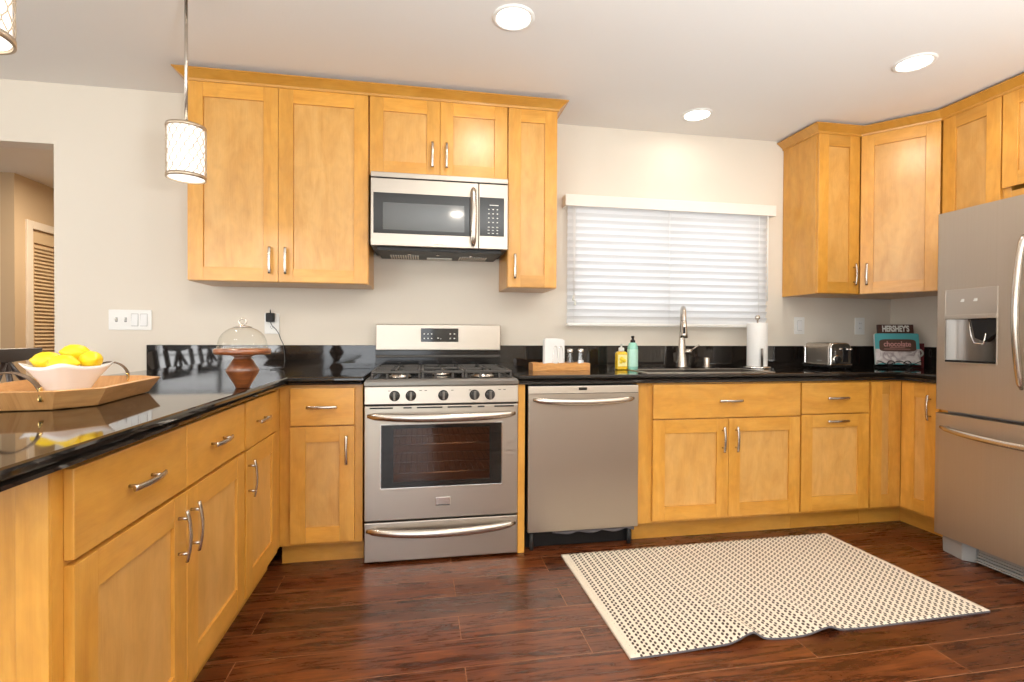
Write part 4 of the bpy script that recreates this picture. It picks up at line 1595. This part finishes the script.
HW, HL, CH = 0.152, 0.245, 0.070
mb = MB()
prof = [(HW - 0.012, HL - 0.012, CH - 0.006, 0.0), (HW, HL, CH, 0.002), (HW + 0.030, HL + 0.030, CH + 0.010, 0.052), (HW + 0.018, HL + 0.018, CH + 0.006, 0.054),
        (HW - 0.012, HL - 0.012, CH - 0.004, 0.012)]
rings = [[(x, y, z) for x, y in octa(a, b2, c2)] for a, b2, c2, z in prof]
mb.loft(rings, True, True, 0, False, 'y', 1.0)
mb.build('tray_body', tray_wood, root, 0.0015)
for sgn in (-1, 1):
    pts, n = [], 18
    for i in range(n + 1):
        a = PI * i / n
        pts.append(((0.004 if sgn < 0 else 0.0) + 0.062 * math.cos(a), sgn * (HL + 0.012 + 0.030 * math.sin(a) * 0.5), 0.040 + 0.062 * math.sin(a)))
    hd = MB().tube(pts, 0.0125, 10, flat=(0.20, 1.0), up=(0, 1, 0)).build('strap_handle', strap_mat, root)
    for s in (0, n):
        p = pts[s]
        mb = MB()
        mb.tube([(p[0] * 1.02, p[1] + sgn * 0.004, p[2] - 0.016), (p[0], p[1] + sgn * 0.001, p[2] + 0.002), pts[2 if s == 0 else n - 2]], 0.0115, 10, flat=(0.34, 1.0), up=(0, 1, 0))
        mb.cyl((p[0], p[1] - sgn * 0.004, p[2] - 0.008), (p[0], p[1] + sgn * 0.009, p[2] - 0.008), 0.005, seg=10)
        mb.build('brass_ferrule', brass, hd)

BW = (-0.905, -1.235)
BZ = TZ + 0.0125
BC = (-0.812, -1.390)
bowl_rot = math.radians(-22)


def se(a, n, r):
    ca, sa = math.cos(a), math.sin(a)
    return r * math.copysign(abs(ca) ** (2 / n), ca), r * math.copysign(abs(sa) ** (2 / n), sa)


mb = MB()
prof_o = [(0.040, 0.0, 2.6), (0.044, 0.004, 2.6), (0.053, 0.024, 2.8), (0.067, 0.052, 3.0), (0.083, 0.080, 3.2), (0.090, 0.094, 3.4)]
prof_i = [(0.085, 0.0925, 3.4), (0.077, 0.078, 3.2), (0.061, 0.052, 3.0), (0.046, 0.026, 2.8), (0.034, 0.010, 2.4)]
SEG = 64
rings = []
for (r, z, n) in prof_o + prof_i:
    ring = []
    for i in range(SEG):
        a = 2 * PI * i / SEG
        x, y = se(a, n, r)
        lift = 0.011 * (z / 0.09) ** 2 * abs(math.sin(2 * a)) ** 2 * 1.0
        flare = 1 + 0.10 * (z / 0.09) ** 2 * math.sin(2 * a) ** 2
        ring.append((x * flare, y * flare, z + lift - 0.004 * (z / 0.09) ** 2))
    rings.append(ring)
mb.loft(rings, True, True, 0, True, 'z', 1.0)
o = mb.build('fruit_bowl', white_ceramic, None)
o.location = (BC[0], BC[1], BZ)
o.rotation_euler = (0, 0, bowl_rot)
tag(o, 'white square ceramic bowl with upswept corners standing in the wooden tray', 'bowl')

lem = None
LEM = [((-0.056, 0.000, 0.104), 0.3, 0.2, 'lemon at the left end of the white bowl'),
       ((-0.008, 0.050, 0.126), 0.8, 0.3, 'topmost lemon heaped in the middle of the white bowl'),
       ((0.006, -0.034, 0.096), 0.1, -0.1, 'lemon at the front middle of the white bowl'),
       ((0.058, 0.006, 0.106), 2.4, 0.2, 'lemon at the right end of the white bowl')]
for i, (pos, rz, rx, lab) in enumerate(LEM):
    if lem is None:
        mb = MB()
        prof = [(0.0001, -0.044), (0.005, -0.042), (0.008, -0.038), (0.018, -0.031), (0.0265, -0.018), (0.0295, 0.0), (0.0265, 0.018), (0.017, 0.031), (0.007, 0.039), (0.004, 0.043), (0.0001, 0.0445)]
        mb.lathe(prof, 24, caps=False, xf=Matrix.Rotation(PI / 2, 4, 'Y'))
        lem = mb.build('lemon', lemon_mat)
        o = lem
    else:
        o = lem.copy()
        COL.objects.link(o)
    o.location = (BC[0] + pos[0], BC[1] + pos[1], BZ + pos[2])
    o.rotation_euler = (rx, rx * 0.5, rz)
    tag(o, lab, 'lemon', 'lemons in the white bowl')

# ------------------------------------------------------------------ cake stand
root = thing('cake_stand', 'turned wooden cake stand with a clear glass dome near the worktop corner', 'cake stand', (-0.398, -1.110, 0.9172))
MB().lathe([(0.024, 0.0), (0.026, 0.004), (0.030, 0.014), (0.054, 0.056), (0.0575, 0.064), (0.0575, 0.068), (0.053, 0.076), (0.036, 0.104), (0.030, 0.113), (0.031, 0.118), (0.045, 0.124)], 40, grain='x', tone=1.0).build('pedestal', cake_wood, root)
MB().lathe([(0.045, 0.124), (0.094, 0.127), (0.099, 0.133), (0.099, 0.144), (0.094, 0.149), (0.0001, 0.149)], 48, grain='x', tone=1.1, caps=False).build('plate', cake_wood, root)
dome = MB()
pr = [(0.085, 0.150), (0.0865, 0.154), (0.084, 0.158)]
for i in range(13):
    a = (PI / 2) * i / 12
    pr.append((0.0845 * math.cos(a) ** 0.85 if i < 12 else 0.006, 0.160 + 0.072 * math.sin(a)))
dome.lathe(pr, 44, caps=False)
dm = dome.build('glass_dome', dome_glass, root)
MB().lathe([(0.0855, 0.1500), (0.0875, 0.152), (0.0875, 0.156), (0.0845, 0.158)], 44, caps=False).build('dome_rim', shaker_glass, dm)
mb = MB()
mb.lathe([(0.032, 0.2295), (0.034, 0.231), (0.010, 0.236), (0.005, 0.239)], 24, caps=False)
mb.tube([(0.013 * math.cos(2 * PI * i / 20), 0, 0.251 + 0.0115 * math.sin(2 * PI * i / 20)) for i in range(20)], 0.003, 8, up=(0, 1, 0), closed=True)
mb.build('dome_knob', nickel, dm)

# ------------------------------------------------------------------ stools on the dining side of the peninsula
STOOL = None


def make_stool(y, label):
    global STOOL
    if STOOL is not None:
        root = STOOL.copy()
        COL.objects.link(root)
        for ch in STOOL.children:
            q = ch.copy()
            COL.objects.link(q)
            q.parent = root
    else:
        root = thing('bar_stool', label, 'stool', (0, 0, 0), -PI / 2, 'dark stools along the peninsula')
        # local frame: sitter looks toward +y, back at y = 0
        MB().slab([(-0.20, 0.02), (0.20, 0.02), (0.21, 0.40), (-0.21, 0.40)], [(0.01, 0.60), (0.0, 0.605), (0.0, 0.635), (0.012, 0.645)], tone=1.0).build('seat', chair_wood, root)
        for sx in (-1, 1):
            mb = MB()
            mb.tube([(sx * 0.20, 0.36, 0.0), (sx * 0.185, 0.355, 0.605)], 0.018, 8, tone=1.0)
            mb.build('leg', chair_wood, root)
            mb = MB()
            mb.tube([(sx * 0.205, -0.03, 0.0), (sx * 0.195, 0.02, 0.60), (sx * 0.198, 0.0, 0.80), (sx * 0.205, -0.035, 1.005)], 0.017, 8, tone=1.0)
            mb.build('leg', chair_wood, root)
        mb = MB()
        mb.prism([(-0.205, 1.008), (-0.10, 0.992), (0.0, 0.988), (0.10, 0.992), (0.205, 1.008), (0.216, 1.050), (-0.216, 1.050)], -0.052, -0.028, 'y', 'x', 1.0)
        mb.build('top_rail', chair_wood, root, 0.004)
        mb = MB()
        mb.box(-0.19, 0.19, -0.010, 0.010, 0.745, 0.785, 'x', 1.0)
        mb.build('lower_rail', chair_wood, root, 0.003)
        MB().tube([(0, -0.034, 0.99), (0, 0.0, 0.78)], 0.013, 8, flat=(0.7, 1), up=(0, 1, 0), tone=1.0).build('spindle', chair_wood, root)
        for sx in (-1, 1):
            MB().tube([(sx * 0.012, -0.034, 0.985), (sx * 0.17, 0.0, 0.785)], 0.013, 8, flat=(0.7, 1), up=(0, 1, 0), tone=1.0).build('back_brace', chair_wood, root)
        mb = MB()
        for (a, c2) in (((-0.19, 0.355, 0.22), (0.19, 0.355, 0.22)), ((-0.195, -0.01, 0.3), (0.195, -0.01, 0.3)), ((-0.19, 0.355, 0.26), (-0.197, -0.01, 0.26)), ((0.19, 0.355, 0.26), (0.197, -0.01, 0.26))):
            mb.cyl(a, c2, 0.011, seg=8, tone=1.0)
        mb.build('stretcher', chair_wood, root)
        STOOL = root
    root.location = (-1.520, y, 0)
    root['label'] = label
    return root


make_stool(-0.560, 'dark wooden stool with a V-braced back, seen behind the white lemon bowl')
make_stool(-1.120, 'dark wooden stool mirrored at the left end of the black backsplash')
make_stool(-1.700, 'dark wooden stool mirrored in the black backsplash just left of the cake stand')

# ------------------------------------------------------------------ caddy with napkins and shakers
CX0, CX1, CY0, CY1 = 0.904, 1.247, -0.335, -0.215
CZ = 0.9172
mb = MB()
n = 40
for yy in (CY0, CY1 - 0.010):
    pts = [(CX0, CZ), (CX1, CZ)]
    for i in range(n + 1):
        x = CX1 + (CX0 - CX1) * i / n
        pts.append((x, CZ + 0.042 + 0.0035 * abs(math.sin(i / n * PI * 5))))
    mb.prism(pts, yy, yy + 0.010, 'y', 'x')
mb.box(CX0, CX0 + 0.010, CY0 + 0.010, CY1 - 0.010, CZ, CZ + 0.044, 'y')
mb.box(CX1 - 0.010, CX1, CY0 + 0.010, CY1 - 0.010, CZ, CZ + 0.044, 'y')
mb.box(CX0 + 0.010, CX1 - 0.010, CY0 + 0.010, CY1 - 0.010, CZ, CZ + 0.008, 'x')
o = mb.build('wooden_caddy', caddy_wood, None, 0.001)
tag(o, 'shallow amber wooden tray with a scalloped rim holding napkins and shakers, beside the range', 'tray')
root = thing('napkin_stack', 'upright stack of white paper napkins in the scalloped wooden tray', 'napkins', (1.042, -0.275, CZ + 0.0085))
mb = MB()
for i in range(9):
    y = -0.022 + i * 0.0052
    mb.prism([(-0.060, 0), (0.060, 0), (0.060, 0.168), (0.045, 0.176 - 0.002 * (i % 3)), (0.0, 0.181 - 0.002 * (i % 2)), (-0.052, 0.179), (-0.060, 0.172)], y, y + 0.0048, 'y')
mb.build('napkins', white_paper, root, 0.001)
h2 = thing('napkin_holder', 'slim wire napkin clip of two upright loops in front of the white napkins', 'napkin holder', (1.062, -0.303, CZ + 0.0085))
mb = MB()
for s in (-1, 1):
    pts = []
    for i in range(21):
        t = i / 20
        a = PI * t
        pts.append((s * 0.016 - 0.015 * math.cos(a) * (1 if True else 0), 0, 0.135 * math.sin(a) ** 0.6 if 0 < t < 1 else 0))
    mb.tube(pts, 0.0016, 6, up=(0, 1, 0))
mb.box(-0.033, 0.033, -0.006, 0.002, 0, 0.003)
mb.build('wire_loops', chrome, h2)
for (x, fill, fm, lab) in ((1.143, 0.030, pepper_dark, 'glass pepper shaker with a steel cap in the wooden tray'), (1.209, 0.050, salt_white, 'glass salt shaker with a steel cap at the right end of the wooden tray')):
    root = thing('shaker', lab, 'shaker', (x, -0.275, CZ + 0.0085), 0, 'table shakers in the wooden tray')
    MB().lathe([(0.0001, 0.0), (0.0205, 0.0), (0.0215, 0.004), (0.0175, 0.085), (0.0165, 0.098)], 12, smooth=False, caps=False).build('jar', shaker_glass, root)
    MB().lathe([(0.0001, 0.003), (0.0185, 0.003), (0.0185 - 0.0012, fill), (0.0001, fill)], 12, caps=False).build('contents', fm, root)
    MB().lathe([(0.0175, 0.096), (0.0185, 0.098), (0.0185, 0.110), (0.015, 0.117), (0.0001, 0.119)], 24).build('cap', chrome, root)

# ------------------------------------------------------------------ soaps
root = thing('hand_soap', 'small yellow liquid soap bottle with a clear pump beside the green bottle', 'soap bottle', (1.463, -0.28, CZ))
mb = MB()
mb.slab([(-0.033, -0.020), (0.033, -0.020), (0.033, 0.020), (-0.033, 0.020)], [(0.004, 0.0), (0.0, 0.005), (0.0, 0.098), (0.006, 0.108), (0.018, 0.114)], smooth=False)
mb.build('bottle', yellow_soap, root, 0.004, 3)
MB().box(-0.029, 0.029, -0.0212, -0.0198, 0.022, 0.092).build('label_panel', yellow_label, root)
mb = MB()
for (x, z, r) in ((-0.006, 0.066, 0.014), (0.010, 0.056, 0.012), (-0.010, 0.048, 0.010)):
    mb.lathe([(r, 0), (r, 0.0006), (0.0001, 0.0007)], 18, xf=Matrix.Translation((x, -0.0213, z)) @ Matrix.Rotation(PI / 2, 4, 'X'))
mb.build('printed_lemons', lemon_print, root)
mb = MB()
mb.lathe([(0.017, 0.112), (0.017, 0.132), (0.008, 0.136), (0.005, 0.137), (0.005, 0.150)], 20)
mb.box(-0.007, 0.007, -0.030, 0.008, 0.149, 0.157)
mb.build('pump', clear_plastic, root, 0.001)
root = thing('dish_soap', 'taller sea-green dish soap bottle with a black cap left of the faucet', 'soap bottle', (1.536, -0.28, CZ))
MB().lathe([(0.029, 0.0), (0.0315, 0.004), (0.0315, 0.130), (0.0305, 0.140), (0.022, 0.160), (0.013, 0.166), (0.013, 0.172)], 32).build('bottle', green_soap, root)
MB().lathe([(0.0318, 0.020), (0.0320, 0.022), (0.0320, 0.122), (0.0318, 0.124)], 32, caps=False).build('label_band', green_label, root)
MB().lathe([(0.0150, 0.165), (0.0150, 0.178), (0.008, 0.182), (0.007, 0.192), (0.010, 0.196), (0.010, 0.204), (0.0001, 0.206)], 20).build('cap', black_plastic, root)

# ------------------------------------------------------------------ faucet, dispenser, paper towels
root = thing('kitchen_faucet', 'tall brushed nickel pull-down faucet standing behind the sink', 'faucet', (1.952, -0.110, 0.9172), math.radians(-25))
mb = MB()
mb.lathe([(0.037, 0.0), (0.037, 0.006), (0.034, 0.014), (0.026, 0.10), (0.0185, 0.20), (0.0165, 0.23)], 28)
mb.build('column', nickel, root)
mb = MB()
pts = [(0, 0, 0.225), (0, 0, 0.30)]
for i in range(1, 13):
    a = PI * i / 12
    pts.append((0.0, -0.085 + 0.085 * math.cos(a), 0.30 + 0.085 * math.sin(a)))
pts.append((0, -0.172, 0.285))
mb.tube(pts, [0.0145] * len(pts), 16, up=(1, 0, 0))
mb.build('spout', nickel, root)
mb = MB()
mb.tube([(0, -0.171, 0.300), (0, -0.176, 0.275), (0, -0.182, 0.215), (0, -0.184, 0.195)], [0.016, 0.018, 0.021, 0.0215], 18, up=(1, 0, 0))
sh = mb.build('spray_head', nickel, root)
MB().box(-0.007, 0.007, -0.2045, -0.198, 0.222, 0.262).build('spray_button', black_plastic, sh, 0.002)
mb = MB()
mb.cyl((0.015, 0.0, 0.105), (0.062, -0.004, 0.105), 0.0165, 0.0165, seg=18)
mb.tube([(0.058, -0.004, 0.108), (0.085, -0.008, 0.135), (0.105, -0.010, 0.150)], [0.0075, 0.0065, 0.0055], 10)
mb.build('lever_handle', nickel, root)
o = MB().lathe([(0.024, 0.0), (0.024, 0.004), (0.0195, 0.008), (0.0195, 0.058), (0.017, 0.064), (0.0001, 0.066)], 24).build('air_gap_cap', nickel)
o.location = (2.128, -0.110, 0.9172)
tag(o, 'short brushed nickel cylinder cap on the worktop right of the faucet', 'air gap')
root = thing('paper_towel_holder', 'steel paper towel holder with a ball finial on the worktop right of the sink', 'towel holder', (2.424, -0.215, CZ))
MB().lathe([(0.085, 0.0), (0.085, 0.008), (0.078, 0.013), (0.0001, 0.014)], 36).build('base', chrome, root)
MB().cyl((0, 0, 0.012), (0, 0, 0.315), 0.005, seg=10).build('post', chrome, root)
MB().lathe([(0.0001, 0.310), (0.008, 0.312), (0.015, 0.322), (0.0165, 0.330), (0.013, 0.340), (0.0001, 0.345)], 20, caps=False).build('finial', nickel, root)
MB().tube([(-0.018, -0.074, 0.010), (-0.018, -0.074, 0.10), (-0.018, -0.074, 0.130)], 0.0075, 10).build('tension_arm', dark_steel, root)
root = thing('paper_towel_roll', 'thick white paper towel roll on the steel holder by the window', 'paper towels', (2.424, -0.215, CZ + 0.0145))
MB().lathe([(0.019, 0.0), (0.061, 0.0), (0.062, 0.003), (0.062, 0.275), (0.061, 0.278), (0.019, 0.278), (0.019, 0.0)], 48, caps=False).build('roll', white_paper, root)

# ------------------------------------------------------------------ toaster
root = thing('toaster', 'brushed steel toaster with a round dial and lever on its end, under the wall cabinets', 'toaster', (2.885, -0.395, CZ))
# local: end with controls faces -y (the camera), long side runs back along +y
W2, LN, HT = 0.076, 0.235, 0.168
mb = MB()
prof = [(-W2, 0.020), (W2, 0.020), (W2, HT - 0.035)]
for i in range(7):
    a = (PI / 2) * i / 6
    prof.append((W2 - 0.032 + 0.032 * math.cos(a), HT - 0.032 + 0.032 * math.sin(a)))
for i in range(7):
    a = PI / 2 + (PI / 2) * i / 6
    prof.append((-W2 + 0.032 + 0.032 * math.cos(a), HT - 0.032 + 0.032 * math.sin(a)))
mb.prism(prof, 0.018, LN - 0.018, 'y', 'y')
bd = mb.build('body', steel, root, 0.004, 3)
for s, (ya, yb2) in enumerate(((0.0, 0.018), (LN - 0.018, LN))):
    k = 0.985
    mb = MB()
    mb.prism([(x * k, 0.02 + (z - 0.02) * k) for x, z in prof], ya, yb2, 'y', 'y')
    mb.build('end_cap', chrome, root, 0.006, 3)
MB().box(-W2 - 0.003, W2 + 0.003, 0.004, LN - 0.004, 0.010, 0.024).build('base', black_plastic, root, 0.003)
MB().box(-W2 - 0.005, W2 + 0.005, -0.003, LN + 0.003, 0.022, 0.034).build('skirt', chrome, root, 0.003)
for x in (-0.05, 0.05):
    for y in (0.03, LN - 0.03):
        MB().cyl((x, y, 0.0), (x, y, 0.012), 0.010, seg=12).build('foot', black_plastic, root)
mb = MB()
for x in (-0.028, 0.028):
    mb.box(x - 0.014, x + 0.014, 0.045, LN - 0.045, HT - 0.0005, HT + 0.0008)
mb.build('bread_slots', black_plastic, root)
dl = MB().lathe([(0.024, 0.0), (0.024, 0.010), (0.020, 0.016), (0.0001, 0.017)], 24, xf=Matrix.Translation((-0.030, 0.0, 0.062)) @ Matrix.Rotation(PI / 2, 4, 'X')).build('dial', black_plastic, root)
MB().lathe([(0.027, 0.0), (0.027, 0.004), (0.0245, 0.006)], 24, caps=False, xf=Matrix.Translation((-0.030, 0.0, 0.062)) @ Matrix.Rotation(PI / 2, 4, 'X')).build('dial_ring', chrome, dl)
MB().box(0.014, 0.050, -0.002, 0.0, 0.045, 0.140).build('lever_slot', black_plastic, root)
mb = MB()
mb.box(0.026, 0.038, -0.026, 0.0, 0.122, 0.132)
mb.lathe([(0.0001, -0.010), (0.008, -0.006), (0.008, 0.006), (0.0001, 0.010)], 14, xf=Matrix.Translation((0.020, -0.026, 0.127)) @ Matrix.Rotation(PI / 2, 4, 'Y'))
mb.lathe([(0.0001, -0.010), (0.008, -0.006), (0.008, 0.006), (0.0001, 0.010)], 14, xf=Matrix.Translation((0.044, -0.026, 0.127)) @ Matrix.Rotation(PI / 2, 4, 'Y'))
mb.build('lever', chrome, root)
mb = MB()
for z in (0.075, 0.090, 0.105):
    mb.box(-0.044, -0.036, -0.0015, 0.0, z + 0.02, z + 0.026)
mb.build('push_buttons', chrome, root)
MB().box(-W2 - 0.0008, -W2, 0.07, 0.11, 0.052, 0.056).build('printed_mark', icon_white, root)

# ------------------------------------------------------------------ cookbook on its stand
CB = (3.446, -0.250, CZ)
CBA = math.radians(-24)
root = thing('cookbook_stand', 'black scrolled wire stand holding the cookbook in the room corner', 'book stand', CB, CBA)
mb = MB()
for s in (-1, 1):
    pts = []
    for i in range(22):
        t = i / 21
        a = 2.2 * PI * t
        r = 0.024 * (1 - 0.55 * t)
        pts.append((s * (0.125 - 0.055 - 0.02 - r * math.cos(a)), -0.052, 0.026 + r * math.sin(a)))
    mb.tube(pts, 0.003, 7, up=(0, 1, 0))
    mb.tube([(s * 0.10, -0.05, 0.004), (s * 0.10, 0.075, 0.004), (s * 0.07, 0.05, 0.16), (s * 0.03, 0.045, 0.21)], 0.003, 7)
mb.tube([(-0.125, -0.05, 0.004), (0.125, -0.05, 0.004)], 0.003, 7)
mb.tube([(-0.125, -0.045, 0.020), (0.125, -0.045, 0.020)], 0.003, 7)
pts = []
for i in range(25):
    x = -0.130 + 0.26 * i / 24
    pts.append((x, -0.056, 0.040 + 0.012 * math.cos(2 * PI * (x / 0.13)) * 1.0 - 0.006))
mb.tube(pts, 0.0028, 7)
mb.tube([(-0.03, 0.045, 0.21), (0.03, 0.045, 0.21)], 0.003, 7)
mb.build('wire_frame', black_plastic, root)
root = thing('cookbook', "turquoise chocolate cookbook lettered HERSHEY'S standing in the wire stand", 'book', (CB[0] - 0.0, CB[1] - 0.0, CZ + 0.022), CBA)
lean = Matrix.Translation((0, -0.040, 0)) @ Matrix.Rotation(math.radians(-9), 4, 'X')
mb = MB()
cov = [(-0.130, 0.0), (0.130, 0.0), (0.130, 0.204), (0.122, 0.212), (-0.122, 0.212), (-0.130, 0.204)]
mb.prism(cov, 0.004, 0.020, 'y', xf=lean)
mb.build('pages', white_paper, root)
mb = MB()
mb.prism(cov, 0.0, 0.004, 'y', xf=lean)
mb.prism(cov, 0.020, 0.024, 'y', xf=lean)
mb.build('cover', turquoise, root)
mb = MB()
mb.prism([(-0.108, 0.205), (0.104, 0.205), (0.104, 0.274), (-0.108, 0.274)], 0.003, 0.021, 'y', xf=lean)
tb = mb.build('title_bar', choc_brown, root, 0.001)
mb = MB()
pts = [(-0.1305, 0.0)]
for i in range(13):
    x = -0.1305 + 0.261 * i / 12
    pts.append((x, 0.012 * math.sin(PI * i / 12 * 3) ** 2))
pts.append((0.1305, 0.105))
pts.append((-0.1305, 0.105))
mb.prism(pts[1:], -0.0012, 0.0002, 'y', xf=lean)
cover_print, nt, b = new_mat('cover_photo_print')
tcp = nt.nodes.new('ShaderNodeTexCoord')
nzp = nt.nodes.new('ShaderNodeTexNoise')
nzp.inputs['Scale'].default_value = 16
nzp.inputs['Distortion'].default_value = 1.5
rpp = ramp(nt, [(0.36, (0.36, 0.30, 0.30)), (0.50, (0.66, 0.60, 0.58)), (0.70, (0.74, 0.70, 0.68))])
nt.links.new(tcp.outputs['Object'], nzp.inputs['Vector'])
nt.links.new(nzp.outputs['Fac'], rpp.inputs['Fac'])
nt.links.new(rpp.outputs['Color'], b.inputs['Base Color'])
ph = mb.build('cover_picture', cover_print, root)
mb = MB()
pq = []
for i in range(40):
    a = 2 * PI * i / 40
    n = 6
    ca_, sa_ = math.cos(a), math.sin(a)
    pq.append((0.108 * math.copysign(abs(ca_) ** (2 / n), ca_) + 0.002, 0.130 + 0.042 * math.copysign(abs(sa_) ** (2 / n), sa_)))
mb.prism(pq, -0.0026, -0.001, 'y', xf=lean)
pl_ = mb.build('title_plaque', plaque_brown, root)
lr = (PI / 2 - math.radians(9), 0, 0)


def onlean(x, y, z):
    return tuple(lean @ Vector((x, y, z)))


lettering("HERSHEY'S", 0.056, 0.0006, icon_white, root, onlean(-0.002, 0.0022, 0.243), lr, 0.0022, 'title_lettering', 0.60)
lettering('chocolate', 0.050, 0.0004, pink_print, root, onlean(0.0, -0.0030, 0.138), lr, 0.0010, 'subtitle_lettering', 0.82)
mb = MB()
mb.box(-0.080, 0.074, -0.0031, -0.0026, 0.103, 0.106, xf=lean)
mb.box(-0.045, 0.045, -0.0031, -0.0026, 0.113, 0.116, xf=lean)
mb.build('small_print', pink_print, root)
random.seed(12)
root = thing('gift_box', 'dark red upright box with a pale round print peeking out right of the cookbook', 'box', (3.603, -0.268, CZ), CBA)
mb = MB()
mb.box(-0.030, 0.034, -0.012, 0.012, 0.0, 0.165)
mb.build('carton', red_print, root, 0.003)
MB().lathe([(0.030, 0.0), (0.030, 0.0012), (0.020, 0.0014), (0.018, 0.0005)], 30, caps=False, xf=Matrix.Translation((0.0, -0.012, 0.098)) @ Matrix.Rotation(PI / 2, 4, 'X')).build('round_print', clear_plastic, root)
